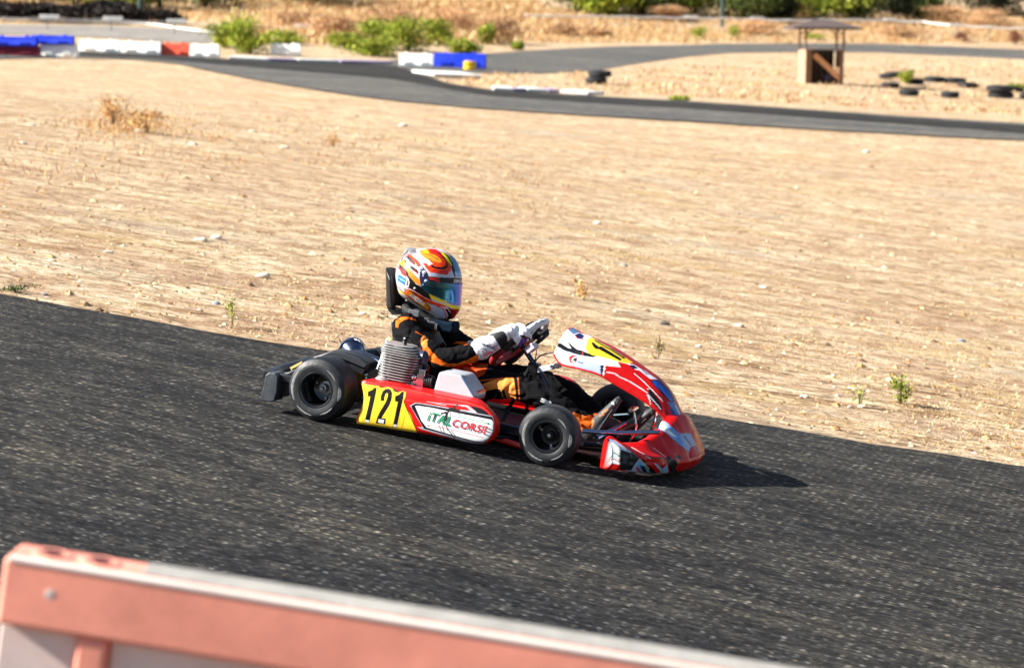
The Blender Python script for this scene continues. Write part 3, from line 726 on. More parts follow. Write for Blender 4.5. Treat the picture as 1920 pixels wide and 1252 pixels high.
for x, y, lab in ((264, 46, 'dark green pole on the left bank'), (1354, 54, 'dark green pole beyond the far track left of the shelter'), (1621, 42, 'dark green pole beyond the far track right of the shelter')):
    P = at(x, y); root = empty('green_pole', lab, 'pole', P, group='dark green poles along the fence')
    b = MB(); b.lathe((0, 0, -.2), (0, 0, 1), [(0, .001), (0, .15), (2.2, .14), (5.2, .12), (5.25, .001)], 16, False); b.build('shaft', green_m, root)
    b = MB(); b.lathe((0, 0, 0), (0, 0, 1), [(0, .001), (0, .26), (.06, .26), (.08, .16), (.08, .001)], 16, False); b.build('base', mat('concrete', (.4, .38, .35), .9), root)
# ------------------------------------------------------------------ foreground barrier
zb = 3.6; LFT = CPOS+ray(7, 1042)*(zb/ray(7, 1042).dot(CF)); 
RGT = CPOS+ray(900, 1187)*((zb-.02)/ray(900, 1187).dot(CF))
ux = (RGT-LFT).normalized(); uz = Vector((0, 0, 1)); uz = (uz-ux*uz.dot(ux)).normalized(); uy = uz.cross(ux)
BM = Matrix(((ux.x, uy.x, uz.x, LFT.x), (ux.y, uy.y, uz.y, LFT.y), (ux.z, uy.z, uz.z, LFT.z), (0, 0, 0, 1)))
BH = LFT.z-G(LFT.x, LFT.y)
bar = empty('road_barrier', 'faded orange plastic road barrier in the foreground with a dusty grey top', 'barrier', matrix=BM@Matrix.Translation((.95, .07, -BH)))
bar_m = mat('faded_orange', lin((250, 160, 138)), .55, var=.16, vscale=7, bump=.15, bscale=6, sub=0); panel_m = mat('bleached_pink', lin((236, 212, 204)), .55, var=.1, vscale=6); dust_m = mat('dusty_top', (.36, .34, .31), .9, var=.2, vscale=12, bump=.3)
TB = Matrix.Translation((-.95, -.07, BH))
def B_(b, name, m_, bevel=.008, parent=bar):
    b.v = [tuple(TB@Vector(v)) for v in b.v]; return b.build(name, m_, parent, bevel=bevel)
L_, Wd = 1.9, .105; hb = .113
b = MB(); b.prism([(0, 0, 0), (0, -.006, -hb), (0, Wd+.006, -hb), (0, Wd, 0)], (L_, 0, 0)); band = B_(b, 'top_band', bar_m, .010)
b = MB(); b.tube([(.01, .004, -.003), (L_, .004, -.003)], .0065, 10); B_(b, 'lip_highlight', mat('painted_highlight', (.82, .70, .64), .6, var=.1), 0)  # pale strip paints the highlight of the lit top front edge
b = MB(); b.box((L_/2+.1, Wd/2+.006, .001), (L_-.24, Wd-.034, .006)); B_(b, 'dust_layer', dust_m, .002)
for k, x in enumerate((.055, .135)):
    b = MB(); b.lathe((x+.01, Wd*.55, -.004), (0, 0, 1), [(0, .036), (.006, .034), (.008, .028), (.006, .02), (.002, .018), (.002, .001)], 24, False); ring = B_(b, 'pin_socket', bar_m, 0)
    b = MB(); b.lathe((x+.01, Wd*.55, .004), (0, 0, 1), [(0, .017), (.0005, .017), (.0005, .001)], 20, False); B_(b, 'socket_hole', mat('dark_maroon_hole', (.06, .01, .015), .8), 0)
b = MB(); b.lathe((.083, -.002, -.05), (0, -1, 0), [(0, .009), (.001, .009), (.0015, .006), (.0015, .001)], 18, False); B_(b, 'rivet', mat('pale_rivet', (.75, .62, .56), .5), 0)
# pillars and recessed lower panels, flared foot
xs_ = [0, .135, .185, .60, .65, 1.06, 1.11, 1.52, 1.57, L_]
for i in range(0, len(xs_)-1):
    a, c = xs_[i], xs_[i+1]
    if i % 2 == 0 and i not in (0,) or i == 0:
        b = MB(); y0 = .022
        b.prism([(a+.002, y0, -hb-.002), (a+.002, y0-.01, -.5), (a+.002, y0-.14, -.66), (a+.002, y0-.14, -BH), (a+.002, Wd-y0+.14, -BH), (a+.002, Wd-y0+.14, -.66), (a+.002, Wd-y0+.01, -.5), (a+.002, Wd-y0, -hb-.002)], (c-a-.004, 0, 0))
        B_(b, 'recessed_panel', panel_m, .006)
    else:
        b = MB(); y0 = .0
        b.prism([(a, y0, -hb-.001), (a, y0-.01, -.5), (a, y0-.15, -.66), (a, y0-.15, -BH), (a, Wd-y0+.15, -BH), (a, Wd-y0+.15, -.66), (a, Wd-y0+.01, -.5), (a, Wd-y0, -hb-.001)], (c-a, 0, 0))
        B_(b, 'rib', bar_m if i > 1 else bar_m, .008)
b = MB(); b.box((.157-.018, .012, -.30), (.012, .03, .26)); B_(b, 'slot', mat('dark_slot', (.05, .012, .012), .8), .003)
# ------------------------------------------------------------------ kart frame of reference
KN = Vector((TILT, 0, 1)).normalized(); KFW = Vector((cos(.34368), -sin(.34368), 0)); KFW = (KFW-KN*KFW.dot(KN)).normalized(); KL = KN.cross(KFW)
KO = Vector((-.65041, 10.21409, .65041*TILT+.008))
KM = Matrix(((KFW.x, KL.x, KN.x, KO.x), (KFW.y, KL.y, KN.y, KO.y), (KFW.z, KL.z, KN.z, KO.z), (0, 0, 0, 1)))
KI = KM.inverted()
def kp(px, py, y):
    """point of the kart (x forward, y left, z up) seen at a photo position on its lengthwise plane y"""
    c = KI@CPOS; d = (KI.to_3x3())@ray(px, py); return c+d*((y-c.y)/d.y)
kart = empty('racing_kart', 'red white and yellow racing kart numbered 121 cornering on the near track', 'go-kart', matrix=KM)
M_rub = mat('tyre_rubber', (.013, .0145, .018), .55, var=.25, vscale=14, bump=.15, bscale=60); M_tr = mat('tyre_tread', (.018, .018, .019), .7, var=.3, vscale=30, bump=.4, bscale=90)
M_blk = mat('black_plastic', (.014, .015, .018), .38, var=.2, vscale=10, spec=.5); M_blkm = mat('black_metal', (.02, .02, .022), .3, metal=.6)
M_chr = mat('chrome', (.75, .77, .80), .12, metal=1); M_bar = mat('blue_chrome', (.30, .36, .48), .15, metal=1); M_alu = mat('cast_aluminium', (.55, .54, .52), .38, metal=.85, var=.15, vscale=30); M_fin = mat('alloy_fin', (.52, .51, .50), .4, metal=.6)
M_box = mat('silver_plastic', (.50, .53, .57), .35, var=.08, vscale=14, coat=.3); M_red = mat('red_plastic', lin((205, 18, 16)), .3, coat=.6, var=.05); M_blu = mat('gunmetal', (.06, .07, .10), .25, metal=.9)
M_liv = mat('livery', attr=True, rough=.42, coat=.12, spec=.3, var=.10, vscale=25); M_yel = mat('yellow_sticker', lin((250, 205, 60)), .4)
M_rd = mat('red_metal', lin((150, 14, 14)), .35, coat=.4)
WHI, REDC, YEL, BLK, GRY, NVY = (236, 236, 238), (204, 10, 8), (255, 214, 52), (14, 14, 18), (168, 172, 184), (26, 34, 70)
# ---- wheels
def wheel(name_label, c, R, w, rr, out, steer=0, camber=0):
    """out = -1 for the side towards the camera"""
    root = bpy.data.objects.new('wheel', None); COL.objects.link(root); root.empty_display_size = .05; root.parent = kart; root.location = c; root.rotation_euler = (camber, 0, steer)
    if name_label: root['label'] = name_label
    h = w/2; b = MB()
    prof = [(h*.92, rr), (h*1.0, rr+.006), (h*1.03, rr+.02), (h*1.04, (rr+R)/2), (h*.98, R-.022), (h*.86, R-.007), (h*.62, R), (0, R+.001), (-h*.62, R), (-h*.86, R-.007), (-h*.98, R-.022), (-h*1.04, (rr+R)/2), (-h*1.03, rr+.02), (-h*1.0, rr+.006), (-h*.92, rr), (0, rr+.004)]
    b.lathe((0, 0, 0), (0, 1, 0), prof, 96)
    o = b.build('tyre', M_rub, root)
    # dusty scuffs rubbed round the sidewall
    s = MB(); q = random.Random(int(c[0]*100)+5)
    for (a0, a1, r0, wd) in ((2.45, 3.75, .56, .10), (3.95, 4.7, .58, .07), (-.25, .30, .60, .12), (5.05, 5.7, .50, .05), (.55, 1.2, .42, .04)):
        rows = []
        for k in range(22):
            t = k/21; a = a0+(a1-a0)*t; e = sin(pi*t)**.5; rows.append([])
            for j in range(4):
                rad = rr+(R-rr)*(r0+wd*e*(j/3-.5)*2); f = (rad-rr)/(R-rr)
                yy = h*(1.0445 if .15 < f < .62 else 1.0445-.062*max(0, (f-.5)/.35))
                rows[-1].append((cos(a)*rad, out*yy, sin(a)*rad))
        s.grid(rows)
    s.build('sidewall_scuffs', mat('sidewall_dust', (.20, .20, .195), .7, var=.5, vscale=60), root)
    b = MB(); d = h*.92*out
    b.lathe((0, 0, 0), (0, 1, 0), [(d*1.05, rr+.006), (d*1.08, rr), (d*1.05, rr-.007), (d*.85, rr-.010), (d*.2, rr-.014), (-d*.30, rr-.018), (-d*.38, .045), (-d*.40, .028), (-d*.7, .028), (-d*.7, rr-.016), (-d*1.05, rr-.006), (-d*1.05, rr+.006)], 64)
    b.build('rim', mat('black_rim', (.012, .012, .014), .22, metal=.4, coat=.6), root)
    b = MB(); b.lathe((0, 0, 0), (0, 1, 0), [(-d*.38, .001), (-d*.38, .030), (-d*.24, .030), (-d*.22, .020), (d*.20, .018), (d*.22, .013), (d*.20, .010), (0, .009), (0, .001)], 28, False); b.build('hub', M_alu if rr > .07 else M_blkm, root)
    b = MB(); b.lathe((0, 0, 0), (0, 1, 0), [(-d*.2, .001), (-d*.2, .008), (d*.34, .008), (d*.36, .006), (d*.36, .001)], 16, False); b.build('spindle', M_alu, root)
    for k in range(3):
        a = k*2*pi/3+.7; b = MB(); b.lathe((cos(a)*.045, 0, sin(a)*.045), (0, 1, 0), [(-d*.36, .001), (-d*.36, .006), (-d*.2, .006), (-d*.2, .001)], 6, False); b.build('nut', M_alu, root)
    return root
wheel('right rear wheel nearest the camera', (0, -.66+.085, .14), .14, .17, .077, -1)
wheel(None, (0, .66-.085, .14), .14, .17, .077, 1)
wheel('right front wheel nearest the camera', (1.04, -.555+.055, .13), .13, .115, .068, -1, steer=.07)
wheel(None, (1.04, .47, .13), .13, .115, .068, 1, steer=.07)
# ---- frame and running gear
def part(b, name, m, parent=kart, bevel=0, **k): return b.build(name, m, parent, bevel=bevel, **k)
f = MB()
for pts in ([(.02, -.30, .075), (.35, -.34, .06), (.8, -.33, .06), (1.08, -.22, .06), (1.35, -.14, .07)], [(.02, .30, .075), (.35, .34, .06), (.8, .33, .06), (1.08, .22, .06), (1.35, .14, .07)],
            [(-.08, -.28, .09), (-.08, .28, .09)], [(.42, -.34, .06), (.42, .34, .06)], [(.98, -.42, .07), (.98, .42, .07)], [(1.35, -.14, .07), (1.35, .14, .07)], [(.02, -.30, .075), (-.08, -.28, .09)], [(.02, .30, .075), (-.08, .28, .09)]):
    f.tube(crom(pts, 6), .015, 12)
part(f, 'frame', M_blkm)
part(MB().box((.86, 0, .042), (.86, .60, .006)), 'floor_tray', mat('dark_tray', (.02, .006, .006), .5))
part(MB().tube([(0, -.5, .14), (0, .5, .14)], .02, 16), 'rear_axle', M_chr)
part(MB().lathe((0, .18, .14), (0, 1, 0), [(0, .02), (0, .09), (.012, .09), (.012, .02)], 40), 'brake_disc', M_alu)
part(MB().lathe((0, -.32, .14), (0, 1, 0), [(0, .02), (0, .088), (.008, .09), (.008, .02)], 48), 'sprocket', mat('gold_sprocket', (.45, .28, .05), .35, metal=.9))
t = MB(); t.tube(crom([(.40, -.36, .05), (.55, -.50, .05), (.74, -.50, .07), (.92, -.36, .06)], 6), .010, 10); t.tube([(.45, -.35, .13), (.50, -.48, .14), (.72, -.48, .14)], .009, 8); part(t, 'side_pod_bar', M_blkm)
p1, p2 = kp(925, 820, -.45), kp(985, 838, -.45)
part(MB().tube([p1+Vector((-.25, 0, -.02)), p1, p2, p2+Vector((.1, 0, 0))], .013, 12), 'lower_side_bar', mat('red_tube', lin((225, 40, 24)), .35, coat=.5))
part(MB().box(kp(952, 803, -.40), (.14, .05, .05)), 'fuel_line_guard', M_blu, bevel=.01)
# front running gear
for sy in (-1, 1):
    t = MB(); t.tube([(1.04, sy*.42, .13), (1.02, sy*.33, .10)], .014, 10); t.lathe((1.03, sy*.36, .07), (0, 0, 1), [(0, .001), (0, .018), (.12, .018), (.12, .001)], 14, False); part(t, 'stub_axle', M_blu)
part(MB().tube([(1.12, -.40, .14), (1.04, -.05, .15)], .008, 8), 'tie_rod', M_chr); part(MB().tube([(1.12, .40, .14), (1.04, .05, .15)], .008, 8), 'tie_rod', M_chr)
t = MB(); a = kp(1092, 808, -.40); c = kp(1150, 811, -.36); d = kp(1238, 810, -.30); t.tube(crom([a, c, d], 6), .010, 12); part(t, 'nose_bar', M_bar)
t = MB(); a = kp(1095, 832, -.30); d = kp(1215, 838, -.25); t.tube([a, d], .011, 12); part(t, 'lower_nose_bar', M_blkm)
part(MB().tube([kp(1120, 820, -.28), kp(1160, 800, -.2), kp(1172, 793, -.16)], [.012, .011, .010], 10), 'brake_rod', M_bar)
for sy, px, py in ((-1, 1178, 770), (1, 1232, 775)):
    t = MB(); y = sy*.11; bse = Vector((1.27, y, .07)); tp = Vector((1.30+.02*sy, y, .25))
    t.tube(crom([bse, bse.lerp(tp, .5)+Vector((.03, 0, 0)), tp, tp+Vector((-.005, .03*sy, .0))], 5), .007, 8); t.tube([tp+Vector((0, -.05, 0)), tp+Vector((0, .05, 0))], .009, 8); part(t, 'pedal', M_chr)
# ---- seat
rows = []
for k in range(15):
    t = k/14; c = crom([(.52, 0, .075), (.34, 0, .045), (.20, 0, .10), (.12, 0, .22), (.075, 0, .36), (.06, 0, .41)], 4); P = c[int(t*(len(c)-1))]
    wdt = .17+.03*sin(pi*t); rise = .10+.06*sin(pi*min(1, t*1.1)); r = []
    for j in range(13):
        a = -pi/2+pi*j/12; nrm = Vector((.75*sstep(.25, .7, t), 0, 1-.8*sstep(.3, .7, t))).normalized(); r.append(P+Vector((0, sin(a)*wdt, 0))+nrm*(1-cos(a))*rise)
    rows.append(r)
o = part(MB().grid(rows), 'seat', mat('black_fibreglass', (.02, .02, .022), .35, var=.2)); md = o.modifiers.new('thick', 'SOLIDIFY'); md.thickness = .006
part(MB().tube([kp(726, 636, -.16), kp(716, 670, -.2), kp(704, 705, -.22)], .0055, 8), 'seat_stay', M_alu)
# ---- rear protector
bp_ = MB(); rows = []
prof = [(-.36, .05), (-.375, .08), (-.375, .15), (-.355, .175), (-.315, .175), (-.295, .15), (-.295, .08), (-.31, .05)]
for y, dx, dz, sc in ((-.58, .095, .0, .45), (-.56, .06, .005, .7), (-.40, .03, .01, .7), (0, .0, .01, .7), (.40, .03, .01, .7), (.56, .06, .005, .8), (.62, .09, 0, 1), (.70, .10, 0, 1), (.705, .10, -.005, .8)):
    rows.append([(-.335+(x+.335)*sc+dx, y, .112+(z-.112)*sc*1.05+dz) for x, z in prof+prof[:1]])
bp_.grid(rows)
for e in (rows[0], rows[-1]): bp_.add(e[:-1], [tuple(range(8))])
part(bp_, 'rear_bumper', M_blk, bevel=.006)
for y in (-.60, -.22, .22, .60):
    t = MB(); t.box((-.20, y, .155), (.16, .05, .035)); part(t, 'bumper_bracket', M_blk, bevel=.006)
yb_ = -.655; o_ = [kp(x, y, yb_) for x, y in ((497, 703), (504, 698), (516, 699), (521, 706), (519, 735), (514, 752), (504, 754), (489, 750), (488, 742), (494, 722))]
part(MB().prism(o_, (0, .09, 0)), 'bumper_end_cap', mat('grey_black_plastic', (.045, .05, .06), .4, var=.3, vscale=20), bevel=.006)
o_ = [kp(x, y, -.60) for x, y in ((512, 701), (540, 698), (560, 688), (575, 690), (560, 712), (545, 740), (528, 745), (526, 720))]
part(MB().prism(o_, (0, .10, 0)), 'bumper_arm', M_blk, bevel=.006)
# chain guard over the rear wheel, inboard
yg = -.42
o_ = [kp(x, y, yg) for x, y in ((542, 694), (566, 680), (590, 668), (622, 657), (650, 661), (672, 668), (692, 681), (689, 690), (680, 704), (662, 696), (640, 686), (622, 676), (600, 680), (575, 690), (552, 702))]
part(MB().prism(o_, (0, .11, 0)), 'chain_guard', M_blk, bevel=.007)
o_ = [kp(x, y, yg-.012) for x, y in ((597, 668), (622, 658.5), (640, 661), (672, 671), (688, 684), (683, 690), (650, 676), (622, 668), (603, 672))]
part(MB().prism(o_, (0, .012, 0)), 'guard_rib', mat('satin_black', (.035, .038, .045), .35), bevel=.003)
o_ = [kp(x, y, yg-.003) for x, y in ((543, 689), (556, 682), (567, 676.5), (565, 681), (556, 687), (546, 692))]
part(MB().prism(o_, (0, .06, 0)), 'guard_sticker', mat('cream_sticker', lin((240, 196, 120)), .5), bevel=0)
# ---- exhaust
EXM = mat('blued_steel', (.10, .13, .20), .25, metal=.95, var=.2)
pA, pB, pC = kp(724, 684, -.06), kp(690, 671, -.02), kp(668, 664, .03)
part(MB().tube(crom([pA+Vector((.10, 0, 0)), pA, pB, pC], 6), [.019]*8+[.022]*6+[.026]*5, 20), 'exhaust_pipe', EXM)
c0 = kp(660, 657, .11); ed = (c0-pC+Vector((-.02, .02, .03))).normalized()
part(MB().lathe(c0, ed, [(-.11, .001), (-.11, .028), (-.07, .034), (-.02, .054), (0, .060), (.002, .056), (-.02, .045), (-.06, .02), (-.06, .001)], 48, False), 'exhaust_can', EXM)
part(MB().lathe(c0, ed, [(-.008, .058), (-.008, .066), (.004, .067), (.004, .058)], 48), 'exhaust_rim', M_chr)
for x, y in ((637, 661), (683, 664)):
    t = MB(); q = kp(x, y, 0.0); t.tube([q+Vector((.004*sin(k*1.6), .004*cos(k*1.6), -.002*k+.012)) for k in range(14)], .0016, 5); part(t, 'exhaust_spring', M_alu)
w_ = crom([kp(x, y, .02) for x, y in ((640, 645), (637, 636), (631, 634), (627, 640), (634, 643), (622, 640))], 5)
part(MB().tube(w_, .0014, 5), 'loose_wire', M_blkm)
# ---- engine
ec = kp(749, 690, -.42)
eng = bpy.data.objects.new('engine', None); COL.objects.link(eng); eng.parent = kart; eng.empty_display_size = .05; eng.location = (ec.x, ec.y, 0)
def rplate(x, y, z, lx, ly, th, r=.03, n=5):
    o = []
    for sx, sy, a0 in ((1, 1, 0), (-1, 1, pi/2), (-1, -1, pi), (1, -1, 3*pi/2)):
        for k in range(n): a = a0+pi/2*k/(n-1); o.append((x+sx*(lx/2-r)+cos(a)*r, y+sy*(ly/2-r)+sin(a)*r, z))
    return MB().prism(o, (0, 0, th))
part(MB().box((0, 0, .17), (.17, .14, .10)), 'crankcase', M_alu, eng, bevel=.012)
part(MB().lathe((0, 0, .20), (0, 0, 1), [(0, .001), (0, .068), (.145, .068), (.145, .001)], 32, False), 'barrel', M_blkm, eng)
zt = .224; PT = .0122
for k in range(9):
    g_ = 1-.014*(8-k)*.4; part(rplate(.0+k*.0012, 0, zt+k*PT, .168*g_+(.012 if k > 4 else 0), .15, .0038, .04), 'cooling_fin', M_fin, eng, bevel=.001)
zt2 = zt+9*PT-.001
for k in range(5):
    q = 1-(k/5.2)**2*.42; part(rplate(.012-k*.006, 0, zt2+.001+k*.0098, .184*q, .16*q, .0038, .045*q), 'head_fin', M_fin, eng, bevel=.001)
part(MB().lathe((.0, 0, zt2), (0, 0, 1), [(0, .001), (0, .06), (.04, .045), (.04, .001)], 32, False), 'cylinder_head', M_alu, eng)
part(MB().tube(crom([(.01, 0, zt2+.03), (.012, -.01, zt2+.07), (.02, .01, zt2+.075), (.03, .05, zt2+.05)], 5), [.010]*9+[.005]*7, 8), 'spark_plug_lead', M_blkm, eng)
t = MB(); t.lathe((.100, .0, .335), (1, 0, .1), [(-.01, .001), (-.01, .03), (.012, .034), (.02, .026), (.02, .001)], 24, False); t.tube([(.10, .03, .33), (.11, .05, .24), (.10, .06, .16)], .012, 8); part(t, 'coil', mat('dark_blue_coil', (.02, .03, .07), .4), eng, bevel=0)
cx = kp(795, 722, -.42).x-ec.x
t = MB(); t.box((cx-.01, -.01, .235), (.035, .05, .06)); t.box((cx-.005, -.02, .275), (.03, .035, .03)); t.lathe((cx-.03, -.03, .215), (0, 1, 0), [(0, .001), (0, .022), (.05, .022), (.05, .001)], 16, False)
t.ball((cx-.035, -.045, .25), .012, 10, 8); part(t, 'carburettor', M_chr, eng, bevel=.003)
for k in range(4): part(MB().lathe((cx+.012+k*.009, -.01, .238), (1, 0, .08), [(0, .02), (0, .033-.001*k), (.0055, .033-.001*k), (.0055, .02)], 28), 'rubber_boot_ring', M_blk, eng)
t = MB(); t.ball((-.045, -.075, .205), (.035, .03, .028), 18, 12); part(t, 'starter_cover', mat('bright_alloy', (.72, .70, .66), .3, metal=.6), eng)
part(MB().lathe((-.10, .02, .20), (0, 1, 0), [(-.03, .001), (-.03, .045), (.03, .045), (.03, .001)], 32, False), 'clutch_drum', M_blkm, eng)
part(MB().tube(crom([(-.07, .02, .255), (-.12, .10, .24), (-.16, .30, .24)], 5), .022, 14), 'exhaust_header', mat('blued_steel', (.1, .13, .2), .25, metal=.95), eng)
# air box
ya = -.47
o_ = [kp(x, y, ya) for x, y in ((811, 741), (816, 720), (822, 699), (828, 696.5), (862, 703), (868, 706), (884, 730), (890, 744), (884, 753.5))]
part(MB().prism(o_, (0, .15, 0)), 'air_box', M_box, bevel=.009)
o_ = [kp(x, y, ya+.05) for x, y in ((860, 699), (873, 704), (896, 736), (893, 752), (884, 753.5), (889, 741), (868, 706))]
part(MB().prism(o_, (0, .11, 0)), 'air_box_back', M_red, bevel=.006)
o_ = [kp(x, y, ya-.001) for x, y in ((864, 703.5), (868, 706), (890, 744), (884, 753), (887, 744), (866, 709))]
part(MB().prism(o_, (0, .02, 0)), 'air_box_edge', mat('steel_blue_edge', (.05, .12, .22), .3), bevel=0)
# ---- side pods (outer panel seen flat on)
yo = -.615
out_px = crop(640, 680, 6, [((0, 0, 0), [(246, 196), (262, 192), (330, 206), (700, 283), (1000, 340), (1300, 402), (1440, 430), (1540, 462), (1620, 505), (1690, 570), (1735, 640), (1752, 710), (1745, 790), (1715, 850), (1670, 885), (1600, 908), (1500, 908), (1400, 894), (1200, 850), (850, 790), (700, 768), (500, 735), (300, 706), (180, 690), (160, 672), (152, 650), (170, 600), (200, 540), (225, 470), (240, 400), (236, 330), (222, 270), (214, 230), (225, 205)])])[0][1]
def pod(sign, nn=32):
    o2 = crom([Vector((x, y, 0)) for x, y in out_px]+[Vector((*out_px[0], 0))], nn)[:-1]
    dd_ = [0]
    for i in range(len(o2)): dd_.append(dd_[-1]+(o2[(i+1) % len(o2)]-o2[i]).length)
    M_ = nn*40; o3 = []; k = 0
    for j in range(M_):
        q = dd_[-1]*j/M_
        while dd_[k+1] < q: k += 1
        o3.append(o2[k].lerp(o2[(k+1) % len(o2)], (q-dd_[k])/max(1e-9, dd_[k+1]-dd_[k])))
    o2 = o3
    pl = [kp(v.x, v.y, yo) for v in o2]; N = len(pl)
    cen = [(min(max(p.x, .30), .74), .13) for p in pl]
    rows = []; K = 120
    for k in range(K+1):
        t = k/K; r = []; dep = .0
        for i, p in enumerate(pl):
            qx = cen[i][0]+(p.x-cen[i][0])*t; qz = (cen[i][1]+.03*(qx-.45))*(1-t)+p.z*t
            r.append((qx, yo-.010*(1-t**3)+.010*t**14, qz))
        rows.append(r+[r[0]])
    for (ins, dy) in ((.9985, .012), (.997, .025), (.99, .06), (.97, .13), (.90, .16)):
        rows.append([(cen[i][0]+(p.x-cen[i][0])*ins, yo+dy*(1-.65*sstep(.66, .80, p.x)), cen[i][1]+(p.z-cen[i][1])*ins) for i, p in enumerate(pl)]); rows[-1].append(rows[-1][0])
    b = MB(); b.grid(rows)
    if sign > 0: b.v = [(x, -y, z) for x, y, z in b.v]
    return part(b, 'side_pod', M_liv)
pod_polys = [
 (BLK, [(440, 262), (640, 310), (640, 350), (560, 330), (440, 290)]),
 ((235, 110, 40), stroke([(247, 200), (235, 330), (246, 410), (205, 560), (160, 668), (300, 700)], 12)),
 (YEL, [(232, 230), (300, 244), (420, 262), (440, 280), (480, 278), (530, 272), (572, 290), (590, 318), (640, 335), (690, 315), (726, 330), (722, 380), (700, 432), (720, 480), (780, 590), (856, 784), (840, 790), (500, 732), (300, 700), (174, 684), (176, 660), (222, 540), (246, 450), (250, 400), (240, 300)]),
 ((170, 135, 20), stroke([(728, 530), (715, 600), (700, 640)], 6)), ((150, 118, 15), stroke([(705, 630), (690, 700), (676, 735)], 7)), ((180, 150, 30), stroke([(264, 480), (256, 560)], 6)), ((190, 160, 30), stroke([(662, 610), (648, 715)], 6)), ((120, 95, 20), stroke([(180, 682), (300, 704), (480, 728)], 4)),
 (BLK, stroke([(704, 435), (722, 485), (860, 788)], 9)),
 ((240, 60, 50), stroke([(240, 204), (700, 292), (1400, 440), (1600, 508), (1700, 600)], 14)),
 ((250, 90, 80), stroke([(730, 415), (900, 445), (1240, 510)], 5)), ((250, 200, 200), stroke([(960, 436), (1180, 480)], 5)),
 ((205, 210, 220), [(955, 434), (1200, 462), (1420, 480), (1535, 562), (1440, 548), (1240, 505), (1420, 535), (1340, 480), (1100, 455)]),
 (REDC, [(1180, 478), (1400, 492), (1460, 540), (1300, 520)]),
 (BLK, [(1450, 482), (1560, 505), (1640, 555), (1700, 640), (1600, 610), (1500, 592), (1330, 552), (1530, 566)]),
 (GRY, [(768, 480), (830, 448), (900, 455), (1250, 512), (1700, 598), (1720, 660), (1712, 770), (1650, 868), (1590, 906), (1440, 905), (900, 745), (855, 720), (906, 720), (790, 510)]),
 (BLK, [(786, 484), (838, 458), (900, 464), (1250, 524), (1694, 608), (1718, 660), (1710, 765), (1645, 862), (1588, 898), (1500, 893), (930, 740), (800, 520)]),
 (WHI, [(830, 486), (850, 480), (1000, 502), (1300, 562), (1690, 640), (1712, 665), (1702, 765), (1650, 852), (1588, 888), (1500, 880), (1300, 826), (958, 726), (900, 650)]),
 (REDC, stroke([(800, 560), (830, 610), (900, 718)], 26)),
 ((0, 140, 90), stroke([(1245, 596), (1400, 622), (1565, 664)], 7)), ((0, 140, 90), stroke([(1565, 668), (1575, 650), (1612, 660), (1604, 674), (1650, 682)], 8)), ((0, 140, 90), [(1645, 666), (1682, 690), (1644, 696)]),
 ((200, 20, 40), stroke([(965, 700), (985, 712), (1000, 700), (1040, 708), (1030, 724), (1060, 730), (1075, 716), (1300, 765), (1600, 842)], 6)), ((200, 20, 40), [(962, 706), (985, 694), (985, 718)]),
 (BLK, [(300, 322), (345, 306), (372, 280), (398, 279), (392, 325), (355, 500), (340, 560), (314, 674), (262, 666), (276, 600), (300, 500), (326, 378), (298, 378)]),
 (BLK, [(442, 424), (446, 370), (466, 320), (500, 292), (532, 290), (558, 304), (572, 340), (566, 410), (540, 480), (470, 590), (452, 622), (500, 628), (494, 692), (388, 680), (402, 620), (436, 545), (500, 440), (522, 380), (524, 345), (512, 338), (498, 348), (486, 385), (480, 430)]),
 (BLK, [(606, 374), (650, 356), (682, 322), (706, 322), (698, 390), (664, 540), (624, 728), (576, 720), (598, 620), (636, 440), (604, 432)]),
 (WHI, [(270, 638), (314, 645), (308, 672), (264, 664)]), (WHI, [(418, 632), (482, 641), (474, 680), (412, 672)]), (WHI, [(588, 690), (626, 696), (618, 724), (582, 718)])]
SC = (40, 40, 42)
pod_polys += [(SC, stroke(p, w*1.7)) for p, w in (([(1180, 560), (1160, 640), (1140, 720), (1160, 790)], 5), ([(1215, 500), (1190, 600), (1175, 690), (1200, 760)], 7), ([(1240, 500), (1200, 560), (1120, 570)], 10), ([(1260, 480), (1290, 530), (1360, 560)], 12), ([(1230, 520), (1330, 548)], 22), ([(1200, 750), (1240, 800), (1280, 850)], 6), ([(1235, 760), (1290, 830)], 4), ([(1110, 600), (1150, 560), (1240, 530)], 5), ([(1270, 500), (1310, 470)], 8), ([(1225, 540), (1230, 620), (1215, 700)], 4), ([(1300, 550), (1350, 600)], 4), ([(830, 560), (870, 580)], 5), ([(1190, 560), (1180, 660)], 14), ([(1100, 700), (1130, 780)], 4))]
pod_polys = crop(640, 680, 6, pod_polys)
po = pod(-1); paint(po, REDC, pod_polys, KM)
pf = pod(1, 8); paint(pf, REDC, pod_polys, KM, mirror=KM)
